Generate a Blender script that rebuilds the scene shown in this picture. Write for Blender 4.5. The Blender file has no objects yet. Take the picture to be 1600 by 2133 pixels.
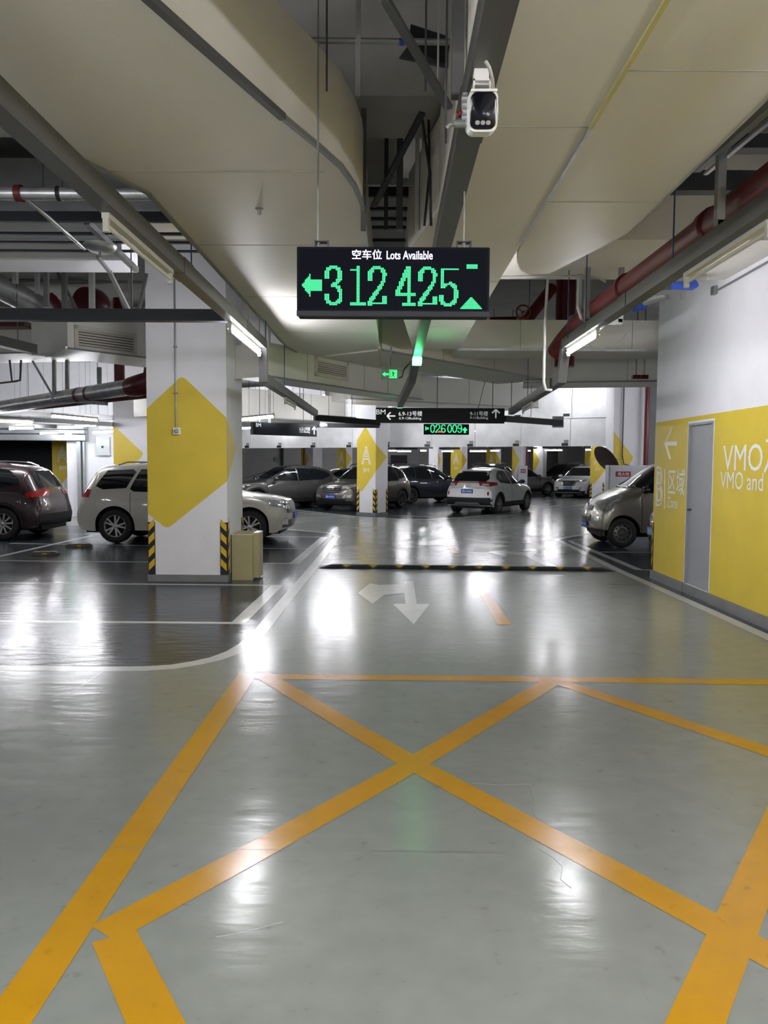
import bpy, bmesh, math, random
from mathutils import Vector, Matrix
from mathutils.bvhtree import BVHTree
R = math.radians
random.seed(7)
S = bpy.context.scene
COL = S.collection
# ------------------------------------------------------------------ camera
FW, FH, FPX = 1600, 2133, 1602.0
EYE = Vector((0, 0, 1.72))
yaw, pitch, roll = R(0.54), R(-3.6), 0.0065
fwd = Vector((-math.sin(yaw)*math.cos(pitch), math.cos(yaw)*math.cos(pitch), math.sin(pitch)))
rt = fwd.cross(Vector((0, 0, 1))).normalized()
upv = rt.cross(fwd)
rt2 = rt*math.cos(roll) + upv*math.sin(roll)
up2 = upv*math.cos(roll) - rt*math.sin(roll)
cd = bpy.data.cameras.new('camera')
cd.sensor_fit = 'VERTICAL'; cd.sensor_height = 24.0
cd.lens = FPX/FH*24.0
cd.clip_start = 0.05; cd.clip_end = 300
cam = bpy.data.objects.new('camera', cd); COL.objects.link(cam)
m3 = Matrix((rt2, up2, -fwd)).transposed()
cam.matrix_world = Matrix.Translation(EYE) @ m3.to_4x4()
S.camera = cam
# ------------------------------------------------------------------ world, exposure
w = bpy.data.worlds.new('world'); S.world = w; w.use_nodes = True
w.node_tree.nodes['Background'].inputs[0].default_value = (0.5, 0.52, 0.55, 1)
w.node_tree.nodes['Background'].inputs[1].default_value = 0.05
S.view_settings.view_transform = 'Standard'; S.view_settings.look = 'None'
S.view_settings.gamma = 1.0; S.view_settings.use_curve_mapping = False
S.view_settings.exposure = 0.76
TUBE = 98.0      # emission of the fluorescent tubes
S.cycles.use_denoising = True
S.cycles.max_bounces = 8; S.cycles.diffuse_bounces = 4; S.cycles.glossy_bounces = 4
S.cycles.sample_clamp_indirect = 8.0
S.cycles.caustics_reflective = False; S.cycles.caustics_refractive = False

def ray(px, py):
    return (fwd + rt2*((px-FW/2)/FPX) + up2*((FH/2-py)/FPX))
def Fl(px, py, z=0.0):            # the point of the level plane z seen at a pixel
    d = ray(px, py); return EYE + d*((z-EYE.z)/d.z)
def Pd(px, py, Y):                # the point at distance Y down the hall
    d = ray(px, py); return EYE + d*(Y/d.y)
def Px(px, py, X):
    d = ray(px, py); return EYE + d*(X/d.x)

# ------------------------------------------------------------------ materials
MATS = {}
def mat(name, col, rough=0.5, metal=0.0, vary=0.06, scale=3.0, bump=0.0, bscale=40.0, spec=0.5, emit=None, es=0.0, coat=0.0, stretch=None, rvary=0.0):
    if name in MATS: return MATS[name]
    m = bpy.data.materials.new(name); m.use_nodes = True
    nt = m.node_tree; b = nt.nodes['Principled BSDF']
    b.inputs['Roughness'].default_value = rough; b.inputs['Metallic'].default_value = metal
    b.inputs['Specular IOR Level'].default_value = spec
    b.inputs['Coat Weight'].default_value = coat; b.inputs['Coat Roughness'].default_value = 0.04
    tc = nt.nodes.new('ShaderNodeTexCoord'); mp = nt.nodes.new('ShaderNodeMapping')
    nt.links.new(tc.outputs['Object'], mp.inputs['Vector'])
    if stretch: mp.inputs['Scale'].default_value = stretch
    n = nt.nodes.new('ShaderNodeTexNoise'); n.inputs['Scale'].default_value = scale; n.inputs['Detail'].default_value = 5
    nt.links.new(mp.outputs[0], n.inputs['Vector'])
    cr = nt.nodes.new('ShaderNodeValToRGB')
    cr.color_ramp.elements[0].position = 0.3; cr.color_ramp.elements[1].position = 0.7
    cr.color_ramp.elements[0].color = tuple(max(0, c*(1-vary)) for c in col)+(1,)
    cr.color_ramp.elements[1].color = tuple(min(1, c*(1+vary)) for c in col)+(1,)
    nt.links.new(n.outputs['Fac'], cr.inputs[0]); nt.links.new(cr.outputs[0], b.inputs['Base Color'])
    if rvary:
        mr = nt.nodes.new('ShaderNodeMapRange')
        mr.inputs['To Min'].default_value = max(0.02, rough-rvary); mr.inputs['To Max'].default_value = rough+rvary
        nt.links.new(n.outputs['Fac'], mr.inputs['Value']); nt.links.new(mr.outputs[0], b.inputs['Roughness'])
    if bump:
        n2 = nt.nodes.new('ShaderNodeTexNoise'); n2.inputs['Scale'].default_value = bscale; n2.inputs['Detail'].default_value = 3
        nt.links.new(mp.outputs[0], n2.inputs['Vector'])
        bp = nt.nodes.new('ShaderNodeBump'); bp.inputs['Strength'].default_value = bump; bp.inputs['Distance'].default_value = 0.01
        nt.links.new(n2.outputs['Fac'], bp.inputs['Height']); nt.links.new(bp.outputs[0], b.inputs['Normal'])
    if emit:
        b.inputs['Emission Color'].default_value = tuple(emit)+(1,); b.inputs['Emission Strength'].default_value = es
    MATS[name] = m; return m

def floor_mat(name, col, rough, vary=0.10, wave=6.5, wd=0.0055, sl=0.38):
    m = bpy.data.materials.new(name); m.use_nodes = True
    nt = m.node_tree; b = nt.nodes['Principled BSDF']; L = nt.links
    tc = nt.nodes.new('ShaderNodeTexCoord')
    def noise(scale, detail=4, st=(1, 1, 1)):
        mp = nt.nodes.new('ShaderNodeMapping'); mp.inputs['Scale'].default_value = st
        L.new(tc.outputs['Object'], mp.inputs['Vector'])
        n = nt.nodes.new('ShaderNodeTexNoise'); n.inputs['Scale'].default_value = scale; n.inputs['Detail'].default_value = detail
        L.new(mp.outputs[0], n.inputs['Vector']); return n.outputs['Fac']
    a = noise(0.55, 6); d = noise(7, 8)
    mx = nt.nodes.new('ShaderNodeMath'); mx.operation = 'MULTIPLY_ADD'
    L.new(d, mx.inputs[0]); mx.inputs[1].default_value = 0.35
    ms = nt.nodes.new('ShaderNodeMath'); ms.operation = 'MULTIPLY'; L.new(a, ms.inputs[0]); ms.inputs[1].default_value = 0.65
    L.new(ms.outputs[0], mx.inputs[2])
    cr = nt.nodes.new('ShaderNodeValToRGB')
    cr.color_ramp.elements[0].position = 0.36; cr.color_ramp.elements[1].position = 0.64
    cr.color_ramp.elements[0].color = tuple(c*(1-vary) for c in col)+(1,)
    cr.color_ramp.elements[1].color = tuple(min(1, c*(1+vary)) for c in col)+(1,)
    L.new(mx.outputs[0], cr.inputs[0])
    # fine dark scuffs and dust spots
    sp = noise(14, 9); c2 = nt.nodes.new('ShaderNodeValToRGB')
    c2.color_ramp.elements[0].position = 0.22; c2.color_ramp.elements[1].position = 0.34
    c2.color_ramp.elements[0].color = (0.72, 0.7, 0.66, 1); c2.color_ramp.elements[1].color = (1, 1, 1, 1)
    L.new(sp, c2.inputs[0])
    mm = nt.nodes.new('ShaderNodeMixRGB'); mm.blend_type = 'MULTIPLY'; mm.inputs[0].default_value = 1
    L.new(cr.outputs[0], mm.inputs[1]); L.new(c2.outputs[0], mm.inputs[2]); L.new(mm.outputs[0], b.inputs['Base Color'])
    rn = noise(1.4, 6); mr = nt.nodes.new('ShaderNodeMapRange')
    mr.inputs['From Min'].default_value = 0.3; mr.inputs['From Max'].default_value = 0.7
    mr.inputs['To Min'].default_value = rough*0.8; mr.inputs['To Max'].default_value = min(0.266, rough*1.13)
    L.new(rn, mr.inputs['Value']); L.new(mr.outputs[0], b.inputs['Roughness'])
    b1 = noise(wave, 4, (0.30, 1.0, 1)); b2 = noise(90, 2)
    bp = nt.nodes.new('ShaderNodeBump'); bp.inputs['Strength'].default_value = 0.5; bp.inputs['Distance'].default_value = wd
    L.new(b1, bp.inputs['Height'])
    bq = nt.nodes.new('ShaderNodeBump'); bq.inputs['Strength'].default_value = 0.05; bq.inputs['Distance'].default_value = 0.002
    L.new(b2, bq.inputs['Height']); L.new(bp.outputs[0], bq.inputs['Normal']); L.new(bq.outputs[0], b.inputs['Normal'])
    b.inputs['Specular IOR Level'].default_value = sl
    MATS[name] = m; return m

M_LANE = floor_mat('lane_epoxy', (0.235, 0.252, 0.235), 0.205, 0.10, 8.0, 0.007, 0.28)
M_BAY = floor_mat('bay_epoxy', (0.044, 0.051, 0.060), 0.20, 0.16, 10.0, 0.012, 0.15)
M_WLINE = floor_mat('white_paint', (0.55, 0.56, 0.54), 0.22, 0.10)
M_YLINE = floor_mat('yellow_paint', (0.50, 0.255, 0.008), 0.22, 0.07)
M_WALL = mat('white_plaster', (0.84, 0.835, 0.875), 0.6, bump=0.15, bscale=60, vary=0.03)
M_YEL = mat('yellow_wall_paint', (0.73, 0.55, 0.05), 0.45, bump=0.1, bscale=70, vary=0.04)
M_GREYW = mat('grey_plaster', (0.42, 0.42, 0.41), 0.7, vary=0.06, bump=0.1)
M_CONC = mat('concrete', (0.36, 0.355, 0.33), 0.8, vary=0.10, bump=0.2, bscale=25)
M_CEIL = mat('ceiling_concrete', (0.27, 0.265, 0.245), 0.85, vary=0.12, scale=1.5, bump=0.2)
M_DUCT = mat('duct_board', (0.70, 0.672, 0.61), 0.52, vary=0.04, scale=1.2, bump=0.06, bscale=120, rvary=0.1)
M_DUCTW = mat('pale_duct_board', (0.80, 0.79, 0.74), 0.42, vary=0.05, scale=1.5, rvary=0.1)
M_GALV = mat('galvanised_steel', (0.60, 0.61, 0.62), 0.36, metal=0.85, vary=0.18, scale=5, rvary=0.06)
M_PANEL = mat('galvanised_sheet', (0.80, 0.81, 0.82), 0.42, metal=0.25, vary=0.10, scale=2.2, rvary=0.1, bump=0.05, bscale=6)
M_FOIL = mat('crumpled_foil', (0.66, 0.67, 0.70), 0.28, metal=0.9, vary=0.1, bump=0.6, bscale=9)
M_TRAY = mat('grey_tray_paint', (0.105, 0.105, 0.105), 0.45, vary=0.08, metal=0.2)
M_TRAYD = mat('dark_tray_paint', (0.015, 0.018, 0.027), 0.5, vary=0.08)
M_ROD = mat('hanger_steel', (0.10, 0.10, 0.11), 0.45, metal=0.6)
M_BLUE = mat('blue_zinc_rod', (0.03, 0.07, 0.20), 0.4, metal=0.5)
M_STRUT = mat('strut_steel', (0.30, 0.31, 0.30), 0.45, metal=0.5, vary=0.12)
M_RED = mat('red_pipe_paint', (0.145, 0.011, 0.018), 0.4, vary=0.1)
M_DRED = mat('dark_red_paint', (0.11, 0.008, 0.012), 0.3, vary=0.1)
M_BLUEV = mat('blue_valve_paint', (0.02, 0.07, 0.42), 0.3)
M_WPIPE = mat('white_pvc', (0.45, 0.45, 0.43), 0.4)
M_BLACK = mat('black_rubber', (0.012, 0.012, 0.013), 0.55)
M_BLKP = mat('black_plastic', (0.010, 0.010, 0.012), 0.35)
M_HAZY = mat('hazard_yellow', (0.70, 0.44, 0.02), 0.4)
M_SIGNB = mat('sign_black', (0.006, 0.007, 0.012), 0.6, vary=0.03, spec=0.15)
M_SIGNG = mat('sign_charcoal', (0.012, 0.014, 0.018), 0.45, vary=0.04, spec=0.25)
M_WTXT = mat('white_lettering', (0.90, 0.90, 0.90), 0.5, vary=0.01)
M_LTXT = mat('brightened_lettering', (0.85, 0.85, 0.85), 0.5, vary=0.0, emit=(0.95, 0.95, 1.0), es=0.42)  # white sign words with mild emission added to make them read brighter
M_GRYT = mat('brightened_grey_lettering', (0.55, 0.55, 0.55), 0.5, vary=0.01, emit=(0.95, 0.95, 1.0), es=0.16)  # unlit grey sign words, slight emission added to lift them
M_GREEN = mat('green_led', (0.02, 0.1, 0.04), 0.5, emit=(0.05, 0.80, 0.32), es=0.85, vary=0)
M_WLED = mat('white_led', (0.2, 0.2, 0.2), 0.5, emit=(0.86, 0.80, 1.0), es=1.2, vary=0)
M_GLAMP = mat('green_lamp', (0.02, 0.2, 0.05), 0.4, emit=(0.10, 1.0, 0.32), es=5.0, vary=0)
M_EXIT = mat('exit_green', (0.02, 0.3, 0.05), 0.4, emit=(0.04, 0.85, 0.16), es=1.2, vary=0)
M_EXITW = mat('exit_dark', (0.01, 0.06, 0.02), 0.4, vary=0)
M_REDL = mat('red_led', (0.2, 0.02, 0.02), 0.4, emit=(1, 0.08, 0.05), es=0.8, vary=0)
M_TUBE = mat('tube_glow', (0.9, 0.9, 0.9), 0.4, emit=(0.955, 0.955, 1.0), es=TUBE, vary=0)
M_TUBEO = mat('tube_off', (0.72, 0.71, 0.62), 0.35, vary=0.02)
M_BATT = mat('lamp_housing', (0.62, 0.61, 0.54), 0.4, vary=0.03)
M_DOOR = mat('grey_door_paint', (0.33, 0.335, 0.36), 0.42, vary=0.03)
M_BASE = mat('grey_base_paint', (0.20, 0.20, 0.205), 0.5, vary=0.12, bump=0.1)
M_CARD = mat('beige_board', (0.36, 0.325, 0.175), 0.38, vary=0.05)
M_WOOD = mat('wheel_stop', (0.10, 0.085, 0.05), 0.5, vary=0.2)
M_BROWN = mat('mirror_back', (0.045, 0.022, 0.018), 0.35)
M_SHUT = mat('shutter_steel', (0.45, 0.47, 0.49), 0.35, metal=0.6, vary=0.08)
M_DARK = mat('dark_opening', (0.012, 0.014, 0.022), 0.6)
M_CABLE = mat('black_cable', (0.010, 0.010, 0.010), 0.5)
M_YTAPE = mat('yellow_sealant', (0.55, 0.50, 0.22), 0.5)

# ------------------------------------------------------------------ builders
def tag(o, label=None, cat=None, group=None, kind=None):
    if label: o['label'] = label
    if cat: o['category'] = cat
    if group: o['group'] = group
    if kind: o['kind'] = kind
    return o
def thing(name, loc, label, cat, group=None, rz=0.0, kind=None):
    o = bpy.data.objects.new(name, None); COL.objects.link(o); o.empty_display_size = 0.1
    o.location = loc; o.rotation_euler = (0, 0, rz)
    return tag(o, label, cat, group, kind)
def wloc(o):
    m = Matrix.Identity(4)
    while o is not None:
        m = Matrix.Translation(o.location) @ o.rotation_euler.to_matrix().to_4x4() @ m
        o = o.parent
    return m
class MB:
    def __init__(s): s.v = []; s.f = []; s.smooth = False
    def add(s, vs, fs):
        k = len(s.v); s.v += [Vector(p) for p in vs]; s.f += [tuple(i+k for i in f) for f in fs]; return s
    def box(s, x0, x1, y0, y1, z0, z1):
        vs = [(x, y, z) for z in (z0, z1) for y in (y0, y1) for x in (x0, x1)]
        return s.add(vs, [(0, 2, 3, 1), (4, 5, 7, 6), (0, 1, 5, 4), (2, 6, 7, 3), (0, 4, 6, 2), (1, 3, 7, 5)])
    def obox(s, c, e1, e2, e3):   # centre and three half-edge vectors
        c = Vector(c); e1, e2, e3 = Vector(e1), Vector(e2), Vector(e3)
        vs = [c+e1*i+e2*j+e3*k for k in (-1, 1) for j in (-1, 1) for i in (-1, 1)]
        return s.add(vs, [(0, 2, 3, 1), (4, 5, 7, 6), (0, 1, 5, 4), (2, 6, 7, 3), (0, 4, 6, 2), (1, 3, 7, 5)])
    def bar(s, p, q, w, h=None, up=(0, 0, 1)):
        p, q = Vector(p), Vector(q); h = w if h is None else h
        d = (q-p); u = Vector(up)
        if abs(d.normalized().dot(u)) > 0.98: u = Vector((0, 1, 0))
        a = d.cross(u).normalized(); b = a.cross(d).normalized()
        return s.obox((p+q)/2, d/2, a*w/2, b*h/2)
    def tube(s, pts, r, n=10, caps=True):
        pts = [Vector(p) for p in pts]; rings = []
        rr = r if isinstance(r, (list, tuple)) else [r]*len(pts)
        ref = Vector((0, 0, 1))
        d0 = (pts[1]-pts[0]).normalized()
        if abs(d0.dot(ref)) > 0.9: ref = Vector((1, 0, 0))
        a = d0.cross(ref).normalized()
        for i, p in enumerate(pts):
            d = ((pts[min(i+1, len(pts)-1)]-p).normalized() + (p-pts[max(i-1, 0)]).normalized()).normalized() if 0 < i < len(pts)-1 else \
                ((pts[1]-pts[0]).normalized() if i == 0 else (pts[-1]-pts[-2]).normalized())
            a = (a - d*a.dot(d)).normalized(); b = d.cross(a)
            rings.append([p + a*(rr[i]*math.cos(t*2*math.pi/n)) + b*(rr[i]*math.sin(t*2*math.pi/n)) for t in range(n)])
        vs = [q for g in rings for q in g]; fs = []
        for i in range(len(rings)-1):
            for t in range(n): fs.append((i*n+t, i*n+(t+1) % n, (i+1)*n+(t+1) % n, (i+1)*n+t))
        if caps: fs.append(tuple(range(n-1, -1, -1))); fs.append(tuple((len(rings)-1)*n+t for t in range(n)))
        s.smooth = True
        return s.add(vs, fs)
    def lathe(s, prof, c=(0, 0, 0), ax=(0, 0, 1), n=24, closed=False):   # prof: (radius, along)
        ax = Vector(ax).normalized(); ref = Vector((0, 0, 1)) if abs(ax.z) < 0.9 else Vector((1, 0, 0))
        a = ax.cross(ref).normalized(); b = ax.cross(a); c = Vector(c)
        vs = []; fs = []; k = len(prof)
        for r_, h in prof:
            for t in range(n):
                an = 2*math.pi*t/n; vs.append(c + ax*h + a*(r_*math.cos(an)) + b*(r_*math.sin(an)))
        for i in range(k-1 if not closed else k):
            j = (i+1) % k
            for t in range(n): fs.append((i*n+t, i*n+(t+1) % n, j*n+(t+1) % n, j*n+t))
        s.smooth = True
        return s.add(vs, fs)
    def prism(s, poly, z0, z1):
        n = len(poly); vs = [(p[0], p[1], z0) for p in poly]+[(p[0], p[1], z1) for p in poly]
        fs = [tuple(range(n-1, -1, -1)), tuple(range(n, 2*n))]+[(i, (i+1) % n, n+(i+1) % n, n+i) for i in range(n)]
        return s.add(vs, fs)
    def face(s, pts):
        return s.add(pts, [tuple(range(len(pts)))])
    def plate(s, pts, nrm, t):    # a polygon thickened along nrm
        pts = [Vector(p) for p in pts]; nv = Vector(nrm).normalized()*t; n = len(pts)
        return s.add(pts+[p+nv for p in pts], [tuple(range(n-1, -1, -1)), tuple(range(n, 2*n))]+[(i, (i+1) % n, n+(i+1) % n, n+i) for i in range(n)])
    def strip(s, pts, wid, z):    # a painted line on the floor
        pts = [Vector((p[0], p[1], 0)) for p in pts]; L = []; Rr = []
        for i, p in enumerate(pts):
            d = (pts[min(i+1, len(pts)-1)]-pts[max(i-1, 0)]).normalized(); nn = Vector((-d.y, d.x, 0))
            L.append(p+nn*wid/2); Rr.append(p-nn*wid/2)
        vs = [(p.x, p.y, z) for p in L]+[(p.x, p.y, z) for p in Rr]; n = len(pts)
        return s.add(vs, [(n+i, n+i+1, i+1, i) for i in range(n-1)])
    def mesh(s, name, m, inv=None):
        vs = s.v if inv is None else [inv @ p for p in s.v]
        me = bpy.data.meshes.new(name); me.from_pydata([tuple(p) for p in vs], [], s.f)
        bm = bmesh.new(); bm.from_mesh(me); bmesh.ops.recalc_face_normals(bm, faces=bm.faces); bm.to_mesh(me); bm.free()
        if m: me.materials.append(m)
        if s.smooth:
            me.polygons.foreach_set('use_smooth', [True]*len(me.polygons))
            try: me.set_sharp_from_angle(angle=R(40))
            except Exception: pass
        me.update(); return me
    def build(s, name, m, parent=None, local=False, bevel=0.0):
        inv = None if (parent is None or local) else wloc(parent).inverted()
        if parent is None:
            # origin at the base centre
            lo = Vector((min(p.x for p in s.v), min(p.y for p in s.v), min(p.z for p in s.v))); hi = Vector((max(p.x for p in s.v), max(p.y for p in s.v), max(p.z for p in s.v)))
            o0 = Vector(((lo.x+hi.x)/2, (lo.y+hi.y)/2, lo.z)); inv = Matrix.Translation(-o0)
        me = s.mesh(name, m, inv)
        o = bpy.data.objects.new(name, me); COL.objects.link(o)
        if parent is None: o.location = o0
        else: o.parent = parent
        if bevel:
            b = o.modifiers.new('bevel', 'BEVEL'); b.width = bevel; b.segments = 2; b.limit_method = 'ANGLE'; b.angle_limit = R(35)
        return o
def put(name, me, parent, loc=(0, 0, 0), rz=0.0):
    o = bpy.data.objects.new(name, me); COL.objects.link(o); o.parent = parent; o.location = loc; o.rotation_euler = (0, 0, rz); return o
def text_mesh(txt, size, m, outline=0.0, sx=1.0, ext=0.0, off=0.0):
    cu = bpy.data.curves.new('txt', 'FONT'); cu.body = txt; cu.size = size; cu.align_x = 'CENTER'; cu.align_y = 'CENTER'
    cu.resolution_u = 3; cu.offset = off
    if outline: cu.fill_mode = 'NONE'; cu.bevel_depth = outline; cu.bevel_resolution = 1
    elif ext: cu.extrude = ext
    o = bpy.data.objects.new('txt', cu); COL.objects.link(o)
    dg = bpy.context.evaluated_depsgraph_get(); me = bpy.data.meshes.new_from_object(o.evaluated_get(dg))
    bpy.data.objects.remove(o); bpy.data.curves.remove(cu)
    me.materials.clear(); me.materials.append(m)
    xs = [v.co.x for v in me.vertices]; ys = [v.co.y for v in me.vertices]
    cx, cy = (min(xs)+max(xs))/2, (min(ys)+max(ys))/2
    for v in me.vertices: v.co.x = (v.co.x-cx)*sx; v.co.y -= cy
    return me
def lettering(name, txt, h, wid, m, parent, c, ex, nrm, outline=0.0, off=0.0):
    """text of height h and width wid centred at c; ex runs along the words, nrm points out of the wall; world coordinates"""
    me = text_mesh(txt, 1.0, m, 0.0, off=off) if not outline else text_mesh(txt, 1.0, m, outline/h*0.72)
    xs = [v.co.x for v in me.vertices]; ys = [v.co.y for v in me.vertices]
    kx = wid/(max(xs)-min(xs)); ky = h/(max(ys)-min(ys))
    ex = Vector(ex).normalized(); nv = Vector(nrm).normalized(); ey = nv.cross(ex)
    inv = wloc(parent).inverted() if parent else Matrix.Identity(4)
    c = Vector(c)
    for v in me.vertices: v.co = inv @ (c + ex*(v.co.x*kx) + ey*(v.co.y*ky) + nv*(v.co.z*0.3))
    me.name = name
    o = bpy.data.objects.new(name, me); COL.objects.link(o)
    if parent: o.parent = parent
    return o
# ================================================================== the shell
floor = tag(MB().box(-30, 24, -12, 62, -0.3, 0).build('floor', M_LANE), 'grey-green glossy epoxy floor of the garage lane', kind='structure')
ceil_ = tag(MB().box(-30, 24, -12, 62, 4.8, 5.1).build('ceiling', M_CEIL), 'dark concrete slab above the ducts', kind='structure')
def struct(mb, name, m, label=None): return tag(mb.build(name, m), label, kind='structure')
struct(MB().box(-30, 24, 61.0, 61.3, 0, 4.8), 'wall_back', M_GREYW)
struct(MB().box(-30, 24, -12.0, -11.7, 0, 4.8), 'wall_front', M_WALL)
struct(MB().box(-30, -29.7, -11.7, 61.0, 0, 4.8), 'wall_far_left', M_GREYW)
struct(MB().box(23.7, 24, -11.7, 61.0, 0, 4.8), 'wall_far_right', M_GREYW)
# left cross wall with the shutter opening
WY = 24.0
wl = struct(MB().box(-29.7, -15.5, WY, WY+0.3, 0, 4.8).box(-10.15, -8.6, WY, WY+0.3, 0, 4.8).box(-15.5, -10.15, WY, WY+0.3, 2.55, 4.8), 'wall_left', M_WALL, 'white wall around the roller shutter at the far left')
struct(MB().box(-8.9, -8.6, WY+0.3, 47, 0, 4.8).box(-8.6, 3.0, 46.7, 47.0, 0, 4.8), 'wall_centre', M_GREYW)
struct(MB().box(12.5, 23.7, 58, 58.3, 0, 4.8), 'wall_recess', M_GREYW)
# right wall, with the door opening
DX, DY0, DY1, DZ0, DZ1 = 3.99, 9.62, 10.42, 0.13, 2.28
YC = 11.72
wr = struct(MB().box(DX, DX+0.45, -11.7, DY0, 0, 4.8).box(DX, DX+0.45, DY1, YC, 0, 4.8).box(DX, DX+0.45, DY0, DY1, DZ1, 4.8).box(DX, DX+0.45, DY0, DY1, 0, DZ0),
            'wall_right', M_WALL, 'white wall with a yellow lower band and big white lettering')
yb = 2.365
for y0, y1, z0, z1 in ((-11.7, DY0-0.03, 0.13, yb), (DY1+0.03, YC, 0.13, yb), (DY0-0.03, DY1+0.03, DZ1+0.03, yb)):
    tag(MB().box(DX-0.003, DX, y0, y1, z0, z1).build('yellow_band', M_YEL, wr), 'yellow painted band')
for y0, y1 in ((-11.7, DY0-0.02), (DY1+0.02, YC+0.01)):
    struct(MB().box(DX-0.025, DX, y0, y1, 0, 0.13), 'baseboard_right', M_BASE, 'chipped grey base strip along the yellow wall')
struct(MB().box(DX-0.012, DX, DY0-0.02, DY1+0.02, 0, 0.125), 'trim_1', M_BASE)
dr = tag(MB().box(DX+0.03, DX+0.075, DY0+0.03, DY1-0.03, DZ0+0.01, DZ1-0.03).build('door_1', M_DOOR), 'plain grey steel door in the yellow wall', kind='structure')
fr = MB()
fr.box(DX-0.006, DX+0.09, DY0-0.0, DY0+0.03, DZ0, DZ1).box(DX-0.006, DX+0.09, DY1-0.03, DY1, DZ0, DZ1).box(DX-0.006, DX+0.09, DY0+0.03, DY1-0.03, DZ1-0.03, DZ1)
fr.build('door_frame', M_DOOR, dr)
for z in (0.45, 1.2, 1.95): MB().tube([(DX+0.02, DY0+0.035, z-0.05), (DX+0.02, DY0+0.035, z+0.05)], 0.012, 8).build('hinge', M_ROD, dr)
MB().tube([(DX+0.03, DY1-0.09, 1.13), (DX-0.02, DY1-0.09, 1.13)], 0.014, 8).build('door_knob', M_ROD, dr)
MB().box(DX+0.024, DX+0.031, DY0+0.09, DY0+0.13, 2.02, 2.08).build('door_plate', M_STRUT, dr)
# lettering on the yellow wall
WN, WE = (-1, 0, 0), (0, -1, 0)
def wallpt(px, py): return Px(px, py, DX-0.006)
lettering('wall_lettering', 'VMO及', 0.37, 1.45, M_WTXT, wr, wallpt(1565, 952), WE, WN)
lettering('wall_lettering', 'VMO and enter', 0.20, 1.78, M_WTXT, wr, wallpt(1573, 1003) + Vector((0, 0, 0)), WE, WN)
lettering('wall_lettering', 'B', 0.60, 0.27, M_WTXT, wr, wallpt(1374, 1014), WE, WN, outline=0.018)
lettering('wall_lettering', '区域', 0.36, 0.62, M_WTXT, wr, wallpt(1409, 1004), WE, WN, off=0.006)
lettering('wall_lettering', 'Zone', 0.155, 0.40, M_WTXT, wr, wallpt(1401, 1047), WE, WN)
a, b = wallpt(1385.5, 977), wallpt(1384.5, 1060)
MB().bar(a, b, 0.012, 0.012).build('divider_line', M_WTXT, wr)
t0, t1 = wallpt(1388, 924), wallpt(1409, 924); up_, dn_ = wallpt(1402, 890), wallpt(1398, 957)
MB().bar(t0, t1, 0.01, 0.055).bar(t0, up_, 0.009, 0.05, up=(1, 0, 0.01)).bar(t0, dn_, 0.009, 0.05, up=(1, 0, 0.01)).build('wall_arrow', M_WTXT, wr)
# corner guard on the end of the wall
def guard(parent, c, dirs, z0, z1, wd=0.10, n=4):
    """black corner guard with slanted yellow patches; dirs: (along, outward) for each leg of the angle"""
    c = Vector(c)
    for al, ou in dirs:
        al = Vector(al).normalized(); ou = Vector(ou).normalized()
        g = MB().obox(c+al*wd/2+ou*0.005+Vector((0, 0, (z0+z1)/2)), al*wd/2, ou*0.007, Vector((0, 0, (z1-z0)/2))).build('corner_guard', M_BLACK, parent)
        st = (z1-z0)/n
        for i in range(n):
            zz = z0+st*(i+0.30)
            pts = [c+al*0.008+Vector((0, 0, zz)), c+al*(wd-0.008)+Vector((0, 0, zz+0.085)), c+al*(wd-0.008)+Vector((0, 0, zz+0.085+0.10)), c+al*0.008+Vector((0, 0, zz+0.10))]
            pts = [p+ou*0.012 for p in pts]
            o = MB().plate(pts, ou, 0.003).mesh('stripe', M_HAZY, wloc(parent).inverted())
            ob = put('stripe', o, g)
guard(wr, (DX, YC, 0), [((0, -1, 0), (-1, 0, 0)), ((1, 0, 0), (0, 1, 0))], 0.13, 0.86, wd=0.05)

# ------------------------------------------------------------------ painted floor
def poly(name, pts, m, z, label=None):
    o = MB().face([(p[0], p[1], z) for p in pts]).build(name, m, floor)
    # keep the paint flat and facing up
    me = o.data
    if me.polygons[0].normal.z < 0: me.flip_normals()
    return tag(o, label)
LZ_ = [0.0012]
def line(pts, wid, m=None, name='lane_line', z=None, label=None):
    LZ_[0] += 0.00002; z = z or LZ_[0]
    o = MB().strip([Fl(*p) if len(p) == 2 else p for p in pts], wid, z).build(name, m or M_WLINE, floor)
    if o.data.polygons[0].normal.z < 0: o.data.flip_normals()
    return tag(o, label)
outer = [(-60, 1391), (60, 1392), (200, 1393.5), (300, 1393), (360, 1389), (410, 1381), (450, 1372), (485, 1359), (512, 1343), (540, 1318), (590, 1256), (640, 1197), (680, 1147), (703, 1117), (690, 1111), (650, 1107), (600, 1103)]
ow = [Fl(*p) for p in outer]
poly('bay_floor', [(-29.6, ow[0].y)]+[(p.x, p.y) for p in ow]+[(-7, ow[-1].y+0.6), (-29.6, ow[-1].y+1.5)], M_BAY, 0.0008, 'dark blue-grey epoxy of the left parking bays')
line(outer, 0.15, label='white boundary line curving round the left bays')
line([(-60, 1213.5), (585, 1219.5)], 0.10, name='bay_line'); line([(-60, 1293.5), (507, 1298)], 0.10, name='bay_line')
line([(578, 1219), (497, 1297)], 0.16, name='bay_line')
line([(-40, 1167.5), (618, 1174)], 0.10, name='bay_line'); line([(20, 1132), (330, 1137)], 0.10, name='bay_line')
line([(545, 1117.5), (682, 1119)], 0.10, name='bay_line'); line([(676, 1119), (613, 1174)], 0.17, name='bay_line'); line([(530, 1142), (655, 1143.5)], 0.08, name='bay_line')
line([(-10, 1161), (195, 1115)], 0.13, name='bay_line'); line([(120, 1113), (250, 1113)], 0.1, name='bay_line')
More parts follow.
